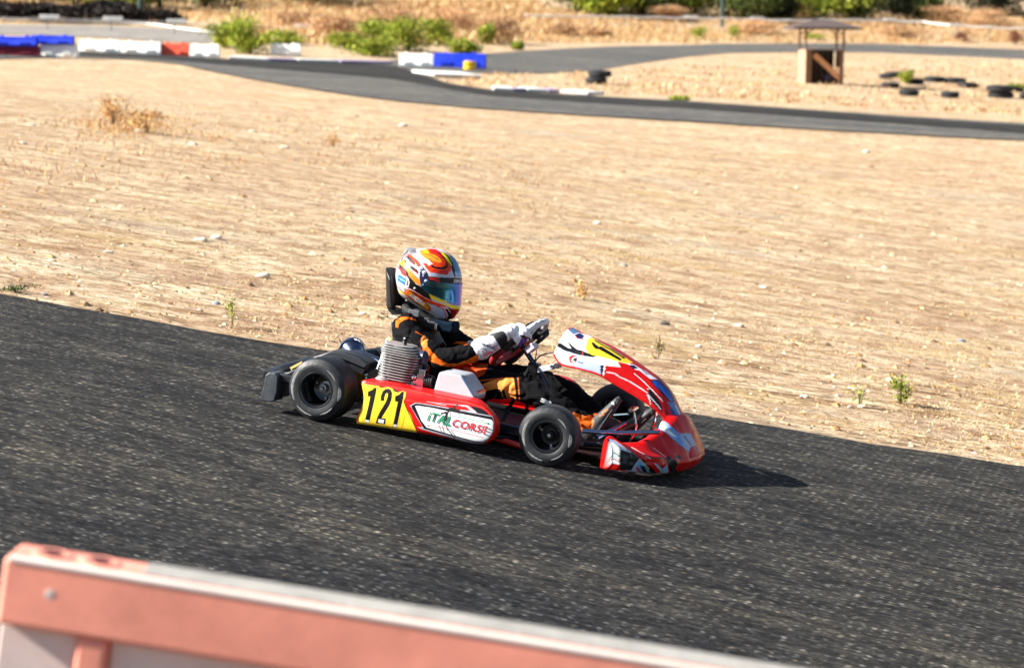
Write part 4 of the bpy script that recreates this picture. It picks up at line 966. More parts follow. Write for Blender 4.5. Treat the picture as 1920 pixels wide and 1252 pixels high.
def text(s, x, y, dx, dy, ux_, uy_, ny, m_, parent=kart, bold=.02, shear=.0, name='lettering', surf=None, off=.0012, conv=None):
    """flat print: a word laid on a part. (x,y) start, (dx,dy) end of baseline, (ux_,uy_) cap height vector"""
    cu = bpy.data.curves.new('word', 'FONT'); cu.body = s; cu.shear = shear; cu.offset = bold; cu.size = 1; cu.resolution_u = 3; cu.space_character = 1.12
    to = bpy.data.objects.new('word', cu); COL.objects.link(to); dg = bpy.context.evaluated_depsgraph_get(); dg.update()
    me = bpy.data.meshes.new_from_object(to.evaluated_get(dg)); bpy.data.objects.remove(to); bpy.data.curves.remove(cu)
    me.materials.clear()
    xs_ = [v.co.x for v in me.vertices]; x0, x1 = min(xs_), max(xs_)
    if surf is not None:
        bm = bmesh.new(); bm.from_mesh(me); bmesh.ops.triangulate(bm, faces=bm.faces)
        bmesh.ops.subdivide_edges(bm, edges=[e for e in bm.edges if e.calc_length() > .12], cuts=2, use_grid_fill=False); bmesh.ops.triangulate(bm, faces=bm.faces); bm.to_mesh(me); bm.free()
    for v in me.vertices:
        u = (v.co.x-x0)/(x1-x0); w = v.co.y/.72; px = x+(dx-x)*u+ux_*w; py = y+(dy-y)*u+uy_*w
        if surf is None: v.co = kp(px, py, ny)
        else:
            d = ray(px, py); h = surf.ray_cast(CPOS, d)
            v.co = (KI@(h[0]-d*off)) if h[0] else kp(px, py, ny)
    return link(name, me, m_, parent, smooth=False)
def cc(x, y): return (640+x/6, 680+y/6)
G_, R_ = mat('green_print', lin((0, 140, 90)), .5), mat('red_print', lin((205, 20, 40)), .5)
x, y = cc(960, 645); x2, y2 = cc(1222, 708); text('iTAL', x, y, x2, y2, 5, -16.5, yo-.0125, G_, po, .022, .12)
x, y = cc(1238, 708); x2, y2 = cc(1628, 797); text('CORSE', x, y, x2, y2, 4.2, -13.5, yo-.0125, R_, po, .022, .10)
# ---- front fairing (number shield)
T_ = [(1073, 613), (1096, 625), (1123, 637), (1154, 652), (1186, 672), (1212, 690), (1240, 711), (1261, 737), (1273, 763), (1289, 794), (1303, 826), (1314, 850)]
L_s = [(1038, 664), (1052, 683), (1084, 691), (1121, 702), (1153, 720), (1184, 738), (1219, 760), (1240, 778), (1252, 796), (1264, 816), (1276, 838), (1290, 862)]
HW = [.135, .145, .15, .145, .135, .125, .115, .105, .10, .10, .11, .12]
tops = crom([kp(x, y, .015) for x, y in T_], 18); lows = crom([kp(x, y, -HW[i]) for i, (x, y) in enumerate(L_s)], 18)
rows = []
NJ = 110
for i in range(len(tops)):
    r = []; t, l = tops[i], lows[i]
    for j in range(-NJ, NJ+1):
        u = j/NJ; a = abs(u); f = 1-(1-a**2.3)**(1/1.55) if a < 1 else 1     # flat top, rounded shoulders
        r.append((t.x+(l.x-t.x)*f, (l.y-.0)*u*(1 if u < 0 else 1)*(-1 if False else 1) if False else -(-l.y)*(-u) if False else l.y*(-u), t.z+(l.z-t.z)*f))
    rows.append(r)
fa = part(MB().grid(rows), 'front_fairing', M_liv)
fair_polys = crop(1020, 600, 3.9125, [
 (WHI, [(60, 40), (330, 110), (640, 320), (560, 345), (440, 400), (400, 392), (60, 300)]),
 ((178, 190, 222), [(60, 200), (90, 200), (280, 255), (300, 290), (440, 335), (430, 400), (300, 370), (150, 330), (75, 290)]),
 (WHI, [(90, 260), (170, 262), (215, 330), (160, 325), (90, 300)]), (WHI, [(290, 290), (420, 330), (440, 335), (360, 300)]),
 (BLK, [(105, 165), (125, 172), (180, 205), (270, 220), (385, 265), (350, 275), (260, 255), (150, 222), (92, 190)]),
 (BLK, [(168, 150), (205, 185), (270, 235), (200, 208)]), ((230, 60, 50), stroke([(284, 225), (284, 258)], 6)),
 ((90, 130, 170), [(180, 70), (215, 52), (260, 90), (215, 105)]), ((30, 40, 90), [(225, 108), (262, 94), (292, 112), (282, 138), (245, 132)]), ((210, 40, 50), stroke([(225, 108), (245, 134), (284, 140), (296, 112)], 5)),
 (YEL, [(318, 140), (345, 126), (400, 150), (600, 275), (655, 312), (600, 318), (540, 302), (440, 275), (360, 258), (318, 238), (304, 205)]),
 (BLK, [(345, 165), (362, 162), (385, 182), (405, 196), (420, 190), (570, 285), (560, 298), (400, 212), (385, 214), (365, 200)]), (BLK, stroke([(372, 146), (440, 190), (500, 222), (585, 278)], 9)), ((70, 80, 90), stroke([(392, 148), (470, 192), (590, 268)], 6)), (BLK, [(560, 262), (590, 270), (600, 282), (575, 280)]),
 ((216, 32, 20), ('c', 213, 287, 31)), ((236, 236, 238), ('c', 222, 289, 19)), ((40, 20, 20), ('c', 228, 290, 14)), (BLK, stroke([(245, 305), (285, 318)], 4)),
 (BLK, [(415, 330), (438, 332), (430, 402), (415, 395)]), (WHI, stroke([(443, 335), (436, 404)], 6)),
 (REDC, [(452, 335), (560, 345), (640, 335), (720, 400), (800, 470), (880, 590), (900, 690), (872, 705), (800, 650), (720, 590), (600, 510), (440, 405)]),
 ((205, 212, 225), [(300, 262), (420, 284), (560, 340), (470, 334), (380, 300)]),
 (REDC, [(540, 305), (620, 325), (760, 440), (860, 540), (880, 600), (780, 510), (640, 390), (560, 340)]), (WHI, stroke([(660, 390), (720, 440), (800, 520), (870, 590)], 6)),
 ((235, 200, 205), stroke([(460, 380), (520, 392), (560, 420), (600, 436), (660, 468), (760, 535)], 10)),
 (WHI, [(615, 322), (660, 325), (820, 425), (835, 436), (780, 432), (700, 370), (660, 360)]), (NVY, [(622, 330), (660, 330), (690, 352), (655, 360)]), (GRY, [(715, 365), (750, 372), (780, 400), (750, 405)]),
 (BLK, [(775, 440), (838, 436), (930, 520), (962, 610), (930, 600), (880, 550), (800, 470)]), ((32, 86, 190), [(790, 445), (835, 445), (920, 530), (950, 600), (925, 590), (880, 540), (810, 475)]), ((90, 150, 220), stroke([(850, 480), (890, 540), (935, 590)], 8)),
 (WHI, stroke([(758, 545), (775, 580), (780, 615)], 8)), (BLK, [(765, 505), (785, 510), (840, 580), (870, 640), (868, 690), (830, 640), (790, 600), (765, 545)]), ((200, 200, 205), stroke([(765, 545), (860, 655)], 8)), (WHI, stroke([(760, 505), (790, 505), (872, 600)], 4)),
 (REDC, [(870, 600), (905, 600), (1000, 720), (1030, 840), (960, 800), (900, 720)]),
 ((96, 130, 190), [(900, 600), (960, 600), (1040, 760), (1090, 880), (1120, 960), (1030, 850), (980, 700), (930, 640)]), ((40, 70, 150), stroke([(930, 650), (985, 740), (1030, 830)], 22)), ((190, 215, 240), stroke([(965, 625), (1010, 720), (1050, 830)], 10)), ((30, 60, 120), stroke([(980, 680), (1020, 790)], 5))])
fair_polys += crop(1020, 600, 3.9125, [((104, 16, 60), [(884, 640), (925, 700), (985, 810), (1010, 835), (965, 830), (915, 760)])])  # maroon streak: shade on the lower fairing painted into its red
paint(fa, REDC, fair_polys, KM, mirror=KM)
md = fa.modifiers.new('thick', 'SOLIDIFY'); md.thickness = .004; md.offset = -1
edge = crom([Vector(r[-1]) for r in rows[::9]], 3); e2 = [Vector((p.x, -p.y, p.z)) for p in edge]
part(MB().tube(edge[:-6], .004, 6), 'fairing_edge', M_red); part(MB().tube(e2[:-6], .004, 6), 'fairing_edge', M_red)
# support bracket and cables
b0, b1 = kp(991, 694, 0.0), kp(1050, 681, -.02)
t = MB(); dd = (b1-b0); side = Vector((0, .028, 0)); up_ = dd.cross(side).normalized()*.005
for s0, s1, yy in ((0, 1, -.010), (0, 1, .010)):
    t.prism([b0+Vector((0, yy-.006, 0))+up_, b1+Vector((0, yy-.006, 0))+up_, b1+Vector((0, yy-.006, 0))-up_*4, b0+Vector((0, yy-.006, 0))-up_*4], (0, .010, 0))
part(t, 'fairing_bracket', M_box, bevel=.002)
for q in (b0+dd*.06, b0+dd*.8, b0+dd*.95): part(MB().lathe(q+Vector((0, -.025, -.006)), (0, 1, 0), [(0, .001), (0, .008), (.05, .008), (.05, .001)], 14, False), 'bracket_bolt', M_chr)
part(MB().tube(crom([kp(992, 700, .0), kp(1002, 680, 0), kp(1015, 666, 0), kp(1044, 659, 0)], 6), .0035, 6), 'cable', mat('brown_cable', (.16, .10, .08), .5))
part(MB().tube(crom([kp(1006, 655, 0), kp(1004, 672, 0), kp(996, 690, 0), kp(985, 712, 0)], 6), .0025, 6), 'cable', M_blkm)
part(MB().tube(crom([kp(976, 700, 0), kp(972, 712, 0), kp(970, 722, 0)], 6), .0035, 6), 'cable', M_blkm)
# ---- nose cone
def interp(x, tab):
    x = abs(x)
    for i in range(len(tab)-1):
        if x <= tab[i+1][0]:
            t = (x-tab[i][0])/(tab[i+1][0]-tab[i][0]); t = t*t*(3-2*t); return tab[i][1]*(1-t)+tab[i+1][1]*t
    return tab[-1][1]
ztab = [(0, .255), (.08, .252), (.13, .235), (.18, .20), (.24, .165), (.32, .14), (.42, .145), (.49, .178), (.515, .17)]
xrt = [(0, 1.45), (.10, 1.43), (.16, 1.42), (.24, 1.39), (.32, 1.36), (.38, 1.325), (.42, 1.30), (.515, 1.285)]
xft = [(0, 1.578), (.12, 1.568), (.22, 1.542), (.32, 1.505), (.42, 1.452), (.48, 1.405), (.505, 1.37), (.515, 1.33)]
rows = []; NY = 330
for i in range(NY+1):
    u = -1+2*i/NY; y = .515*math.copysign(1-(1-abs(u))**1.25, u)
    zt_, xr, xf = interp(y, ztab), interp(y, xrt), interp(y, xft); dz = .012*sstep(.2, .5, abs(y)); fr_ = 1-sstep(.28, .42, abs(y)); hump = .026*sstep(.12, .22, abs(y))*(1-sstep(.30, .42, abs(y)))
    ctrl = [(xr, .03+dz), (xr-.002, (.03+zt_)/2), (xr, zt_-.012), (xr+.012, zt_), (xr+(xf-xr)*.36, zt_*.95+hump), (xr+(xf-xr)*(.80-.10*fr_), zt_*(.70-.08*fr_)+.02+hump*.4), (xf-.012*fr_, .105), (xf, .085), (xf+.004, .07), (xf-.010, .040+dz*.5), (xf-.03, .028+dz), (xr+.03, .025+dz)]
    rows.append([(p.x, y, p.z) for p in crom([Vector((a, b, 0)) if False else Vector((a, 0, b)) for a, b in ctrl], 16)])
b = MB(); b.grid([[(p[0], p[1], p[2]) for p in r] for r in rows])
for r in (rows[0], rows[-1]): b.add(r, [tuple(range(len(r)))])
no_ = part(b, 'nose_cone', M_liv)
nose_polys = crop(1020, 600, 3.9125, [
 ((120, 160, 215), [(850, 740), (885, 740), (960, 800), (1060, 900), (1095, 985), (1000, 920), (900, 830), (835, 790)]), (WHI, [(835, 760), (860, 740), (900, 790), (980, 860), (940, 850), (860, 800)]), (BLK, stroke([(832, 792), (900, 835), (1000, 920), (1092, 990)], 4)),
 ((150, 170, 210), [(1000, 830), (1075, 830), (1110, 900), (1125, 945), (1060, 930), (1010, 880)]), ((40, 80, 130), stroke([(1030, 850), (1080, 920)], 9)),
 ((240, 170, 160), stroke([(800, 935), (895, 1003)], 5)), ((240, 190, 190), stroke([(640, 930), (720, 975), (785, 1018)], 6)),
 (BLK, stroke([(580, 905), (700, 975), (800, 1010), (900, 1020)], 6)),
 ((170, 180, 205), [(478, 868), (520, 880), (620, 950), (700, 1010), (760, 1100), (740, 1130), (600, 1105), (550, 1060), (480, 1045), (462, 1030)]),
 (WHI, [(484, 900), (500, 896), (560, 935), (552, 1060), (468, 1040)]),
 ((20, 22, 26), [(560, 950), (650, 975), (700, 1010), (640, 1100), (560, 1098), (552, 1060)]), ((70, 70, 75), [(580, 985), (620, 1000), (600, 1050), (575, 1040)]),
 ((100, 160, 200), [(690, 1035), (730, 1045), (785, 1110), (775, 1138), (690, 1128), (668, 1090)]), ((200, 60, 80), [(672, 1070), (700, 1085), (715, 1120), (690, 1120)]), ((20, 24, 40), [(700, 1060), (740, 1075), (760, 1125), (735, 1125)]),
 (BLK, [(700, 1010), (730, 1020), (840, 1135), (800, 1138)]), ((236, 170, 90), stroke([(708, 1022), (772, 1090)], 5)),
 ((150, 200, 235), [(806, 1042), (850, 1072), (868, 1092), (905, 1055), (916, 1130), (880, 1140), (826, 1072)]), (BLK, [(895, 1000), (925, 995), (945, 1040), (985, 1130), (960, 1145), (920, 1100)]), ((60, 62, 70), stroke([(930, 1020), (940, 1080), (965, 1130)], 7)), (BLK, [(955, 1000), (990, 985), (1010, 1010), (980, 1025)]),
 ((20, 130, 90), stroke([(505, 965), (495, 1005)], 7)), ((20, 130, 90), stroke([(515, 975), (545, 985)], 7)), ((20, 130, 90), stroke([(530, 978), (522, 1018)], 7)), ((20, 130, 90), stroke([(552, 985), (540, 1020)], 5)), ((200, 20, 40), stroke([(480, 1012), (500, 1022), (510, 1014), (550, 1040)], 5)),
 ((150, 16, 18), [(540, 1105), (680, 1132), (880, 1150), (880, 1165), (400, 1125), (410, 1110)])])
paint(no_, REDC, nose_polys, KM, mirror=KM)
part(MB().lathe(kp(1262, 868, -.36)+Vector((0, .0, 0)), (.5, -1, 0), [(0, .001), (0, .018), (.012, .018), (.014, .010), (.014, .001)], 16, False), 'nose_clamp', M_blkm)
# ---- steering
sc_ = Vector((.672, 0, .428)); uu = Vector((.67, 0, .74)).normalized(); nn_ = Vector((-.74, 0, .67)).normalized(); vv = Vector((0, 1, 0)); SR = .150
swh = bpy.data.objects.new('steering_wheel', None); COL.objects.link(swh); swh.parent = kart; swh.empty_display_size = .05; swh.location = sc_
def wpt(a, r=SR): return uu*cos(a)*r*1.0+vv*sin(a)*r
def arc(a0, a1, n=40): return [wpt(a0+(a1-a0)*k/n) for k in range(n+1)]
part(MB().tube(arc(-1.15, 1.15), .0165, 16), 'upper_rim', mat('white_grip', (.70, .70, .72), .45, var=.05), swh)
part(MB().tube(arc(1.15, 1.75, 14), .0172, 16), 'side_grip', M_blk, swh); part(MB().tube(arc(-1.75, -1.15, 14), .0172, 16), 'side_grip', M_blk, swh)
part(MB().tube(arc(1.75, 2*pi-1.75), .0165, 16), 'lower_rim', mat('red_grip', lin((150, 44, 50)), .5, var=.1), swh)
for a in (0.0, 1.9, -1.9): part(MB().tube([wpt(a, .03)-nn_*.02, wpt(a, SR*.98)], .008, 8), 'spoke', M_blkm, swh)
part(MB().box(tuple(-nn_*.005), (.09, .13, .045), M=Matrix((uu, vv, nn_)).transposed()), 'wheel_hub', M_blk, swh, bevel=.01)
o_ = MB().box(tuple(kp(997, 652, -.02)-sc_), (.045, .06, .03), M=Matrix((uu, vv, nn_)).transposed()); part(o_, 'display', mat('white_purple_display', (.62, .60, .72), .4), swh, bevel=.004)
part(MB().tube([sc_-nn_*.02, Vector((.80, 0, .30)), Vector((.97, 0, .10))], .012, 14), 'steering_column', M_blu)
part(MB().box((.76, 0, .325), (.05, .05, .05)), 'column_clamp', M_blkm, bevel=.006)
t = MB(); t.tube([(.745, 0, .34), (.70, -.17, .07)], .009, 8); t.tube([(.745, 0, .34), (.70, .17, .07)], .009, 8); part(t, 'column_support', M_blkm)
text('ITALC', 994.5, 611.5, 1020, 601.5, -1.6, -6.2, 0, mat('black_print', (.02, .02, .03), .5), swh, .03, .0, surf=None)
lt_ = [o for o in swh.children if o.name.startswith('lettering')][0]
# ------------------------------------------------------------------ driver
PM = KM@Matrix.Translation((.33, 0, .06)); TP = Matrix.Translation((-.33, 0, -.06))
person = empty('person', 'small driver in black and orange suit and flame painted helmet steering the kart', 'person', matrix=PM)
def loc_(b): b.v = [tuple(TP@Vector(v)) for v in b.v]; return b
def blob(b, path, radii, n=16, sub=6):
    p = crom([Vector(q) for q in path], sub); rr_ = []
    for i in range(len(p)):
        t = i/sub; k = min(int(t), len(radii)-2); f = t-k; a, c = radii[k], radii[k+1]
        if not isinstance(a, tuple): a = (a, a)
        if not isinstance(c, tuple): c = (c, c)
        rr_.append((a[0]*(1-f)+c[0]*f, a[1]*(1-f)+c[1]*f))
    b.tube(p, rr_, n); b.ball(p[0], min(rr_[0])*.98, 12, 8); b.ball(p[-1], min(rr_[-1])*.98, 12, 8)
b = MB()
# torso: radii are (front-back, sideways)
blob(b, [(.36, 0, .115), (.27, 0, .20), (.20, 0, .30), (.17, 0, .385), (.175, 0, .44)], [(.10, .15), (.10, .15), (.10, .155), (.088, .15), (.05, .07)], 24)
# belly fold towards the lap
for s_ in (-1, 1):
    blob(b, [(.33, .085*s_, .125), (.52, .115*s_, .215), (.745, .145*s_, .252)], [.088, .074, .060])
    blob(b, [(.745, .145*s_, .252), (.90, .145*s_, .215), (1.10, .125*s_, .135)], [.060, .058, .040])
    sh_ = Vector((.165, .155*s_, .405))
blob(b, [(.165, -.12, .425), (.19, -.185, .40), (.30, -.235, .345), (.41, -.255, .318)], [.055, .064, .056, .050])
blob(b, [(.41, -.255, .318), (.50, -.225, .355), (.59, -.187, .405)], [.050, .046, .038])
blob(b, [(.165, .12, .425), (.19, .185, .40), (.30, .235, .33), (.43, .255, .28)], [.055, .064, .056, .050])
blob(b, [(.43, .255, .28), (.52, .22, .32), (.60, .18, .37)], [.050, .044, .034])
body = loc_(b).build('body', mat('race_suit', attr=True, rough=.85, spec=.12, bump=.35, bscale=45), person)
bake(body, ('REMESH', dict(mode='VOXEL', voxel_size=.0065)), ('SMOOTH', dict(factor=.6, iterations=7)))
me = body.data
nrm = [v.normal.copy() for v in me.vertices]
for v, nn0 in zip(me.vertices, nrm):
    p = v.co*1.0; w = noise.noise(Vector((p.x*16+noise.noise(p*9)*2, p.y*10, p.z*22)))*.0065+noise.noise(Vector((p.x*42, p.y*26, p.z*50)))*.0028
    r_ = abs(noise.noise(Vector((p.x*13+p.z*9, p.y*6, p.z*15-p.x*6))));  v.co = p+nn0*(w-.007*max(0, .16-r_)/.16)
me.update()
bake(body, ('SUBSURF', dict(levels=1)))
ORA, AMB, RST = (236, 108, 30), (246, 150, 72), (196, 72, 24)
BLS = (13, 12, 15)
suit = crop(700, 440, 4.472, [
 (ORA, [(185, 775), (190, 720), (230, 688), (305, 688), (335, 706), (262, 712), (218, 742), (206, 778)]), (ORA, stroke([(320, 705), (380, 722), (440, 765), (462, 795)], 13)),
 (AMB, [(396, 900), (405, 860), (450, 810), (505, 800), (530, 842), (480, 850), (450, 890), (452, 940), (500, 1000), (430, 1000), (410, 940)]),
 (ORA, [(412, 960), (455, 940), (500, 990), (540, 1035), (620, 1080), (700, 1080), (800, 1045), (870, 1005), (915, 1035), (860, 1070), (760, 1100), (680, 1108), (600, 1104), (520, 1075), (470, 1060), (425, 1010)]),
 (ORA, stroke([(355, 812), (420, 848)], 6)), (ORA, stroke([(480, 880), (590, 925)], 6)), (ORA, [(665, 912), (700, 895), (785, 897), (802, 915), (765, 925), (700, 914)]), ((225, 225, 230), [(785, 905), (800, 885), (860, 890), (850, 960), (820, 925)]),
 (RST, [(750, 1105), (860, 1075), (970, 1075), (930, 1170), (880, 1195), (780, 1195), (750, 1150)]), (RST, [(400, 1060), (450, 1075), (475, 1110), (460, 1190), (430, 1130)])])+crop(880, 560, 3.2957, [
 (AMB, [(30, 550), (130, 508), (200, 490), (272, 484), (284, 560), (290, 640), (284, 696), (262, 688), (236, 650), (226, 600), (214, 560), (160, 556), (90, 576), (60, 590)]),
 (ORA, stroke([(300, 488), (308, 600), (318, 705)], 6)), (ORA, stroke([(0, 512), (120, 500), (230, 488)], 6)), (AMB, stroke([(192, 545), (205, 600), (240, 660)], 6)), ((90, 90, 100), stroke([(150, 620), (170, 590)], 9)), ((90, 90, 100), stroke([(180, 640), (200, 605)], 9)),
 ((225, 225, 228), ('c', 466, 632, 14)), ((225, 225, 228), ('c', 492, 645, 13)), (ORA, [(640, 700), (720, 725), (860, 680), (870, 730), (800, 810), (690, 830), (640, 760)]), (ORA, [(930, 690), (1050, 700), (1040, 720), (930, 745)])])
BW = PM
paint(body, BLS, suit, PM)
# thigh lettering
# rib protector and neck brace
vest = MB()
blob(vest, [(.30, 0, .20), (.205, 0, .30), (.165, 0, .38), (.165, 0, .435)], [(.106, .157), (.108, .162), (.098, .150), (.07, .095)], 28)
vs = loc_(vest).build('rib_vest', mat('black_vest', (.02, .02, .022), .6, bump=.3, bscale=30), person)
bm = bmesh.new(); bm.from_mesh(vs.data)
# open at the shoulders: keep only the back shell and chest
bmesh.ops.delete(bm, geom=[v for v in bm.verts if (abs(v.co.y) > .13) or v.co.x > -.02+.0], context='VERTS'); bm.to_mesh(vs.data); bm.free()
collar = MB(); cc_ = Vector((.195, 0, .452)); rows = []
for k in range(49):
    a = 2*pi*k/48; x, y = cos(a), sin(a); r = []
    for (ro, z) in ((.075, -.012), (.100, -.010), (.106, .008), (.100, .024), (.086, .028), (.072, .018), (.075, -.012)):
        r.append(cc_+Vector((x*ro*1.08, y*ro, z-.035*x)))
    rows.append(r)
collar.grid(rows); co_ = loc_(collar).build('neck_collar', mat('grey_black_foam', (.010, .011, .013), .8, bump=.2), person)
cp_ = MB(); cp_.box(kp(776, 587, -.115), (.055, .012, .03)); loc_(cp_).build('collar_pad', mat('soft_grey', (.10, .105, .12), .5), person, bevel=.004)
pl_ = MB(); outer = []; inner = []
for k in range(17):
    a = pi-.75+1.5*k/16; ro = []; 
    for j in range(14):
        t = j/13; z = .475+.175*t*(1-.25*(abs(k-8)/8)**3); rad = .190+.030*t
        ro.append(Vector((.20+cos(a)*rad, sin(a)*rad*.62, z)))
    outer.append(ro)
pl_.grid(outer); o = loc_(pl_).build('head_guard', mat('satin_black_guard', (.012, .012, .014), .4), person); md = o.modifiers.new('thick', 'SOLIDIFY'); md.thickness = .016; bv = o.modifiers.new('bev', 'BEVEL'); bv.width = .005; bv.segments = 3
lw = MB(); lw.prism([kp(x, y, -.05) for x, y in ((724, 570), (727, 577), (742, 582), (760, 577), (790, 585), (815, 602), (808, 607), (780, 592), (750, 590), (735, 590), (728, 582))], (0, .1, 0)); loc_(lw).build('guard_base', M_blk, person, bevel=.006)
tow = MB(); tow.prism([kp(x, y, -.055) for x, y in ((810, 598), (838, 604), (849, 603), (851, 618), (844, 626), (824, 622), (810, 612))], (0, .09, 0)); loc_(tow).build('neck_scarf', mat('dark_blue_scarf', (.004, .012, .026), .9, spec=.1, bump=.5, bscale=20), person, bevel=.012)
bk = MB()
for x, y, w_, h_ in ((808, 604, .035, .010), (817, 612, .012, .030), (800, 598, .020, .012)): bk.box(kp(x, y, -.12), (w_, .008, h_))
loc_(bk).build('buckle', M_chr, person, bevel=.002)
# ---- helmet
HC = kp(804, 532, 0); HYAW = .24
HL = Matrix.Translation(HC)@Matrix.Rotation(HYAW, 4, 'Z'); HW_ = KM@HL
HI = HW_.inverted()
def hp(px, py, y=0):
    c = HI@CPOS; d = HI.to_3x3()@ray(px, py); return c+d*((y-c.y)/d.y)
def hz(x, y): return (730+x/7.367, 450+y/7.367)
sil = [(90, 480), (98, 400), (125, 325), (170, 255), (235, 190), (320, 145), (420, 120), (520, 112), (620, 116), (720, 138), (815, 182), (895, 248), (948, 330), (985, 430), (1000, 520), (1000, 600), (994, 700), (988, 790), (984, 870), (984, 925), (968, 970), (930, 1030), (885, 1082), (820, 1100), (750, 1102), (640, 1052), (500, 975), (400, 925), (300, 858), (200, 795), (130, 725), (100, 620)]
loop = crom([Vector((hp(*hz(x, y)).x, 0, hp(*hz(x, y)).z)) for x, y in sil+sil[:1]], 8)[:-1]
hc = Vector((.0, 0, .0)); NR = 110; WID = .128
def hpoint(i, s):
    """i = outline index, s = 0 (side centre) .. 1 (outline)"""
    p = loop[i]; t = s; y = -WID*(1-t**2.35)**(1/1.9); low = max(0, min(1, (-p.z*t)/.15)); y *= 1-.18*low
    return Vector((hc.x+(p.x-hc.x)*t, y, hc.z+(p.z-hc.z)*t))
vs_ = []; fs_ = []; N = len(loop)
for side in (0, 1):
    for k in range(NR+1):
        s_ = sin(pi/2*k/NR)
        for i in range(N):
            p = hpoint(i, s_); vs_.append((p.x, p.y if side == 0 else -p.y, p.z))
def vid(side, k, i): return side*(NR+1)*N+k*N+i % N
for side in (0, 1):
    for k in range(NR):
        for i in range(N):
            f4 = (vid(side, k, i), vid(side, k, i+1), vid(side, k+1, i+1), vid(side, k+1, i)); fs_.append(f4 if side == 0 else f4[::-1])
me = bpy.data.meshes.new('helmet'); me.from_pydata(vs_, [], fs_); me.update()
bm = bmesh.new(); bm.from_mesh(me); bmesh.ops.remove_doubles(bm, verts=bm.verts, dist=.00005); bmesh.ops.recalc_face_normals(bm, faces=bm.faces); bm.to_mesh(me); bm.free()
helmet = link('helmet', me, M_liv, person); helmet.matrix_local = TP@HL
O1, A1, R1, Y1, K1, GW = (228, 62, 6), (240, 138, 34), (196, 18, 8), (240, 222, 20), (8, 8, 12), (176, 182, 200)
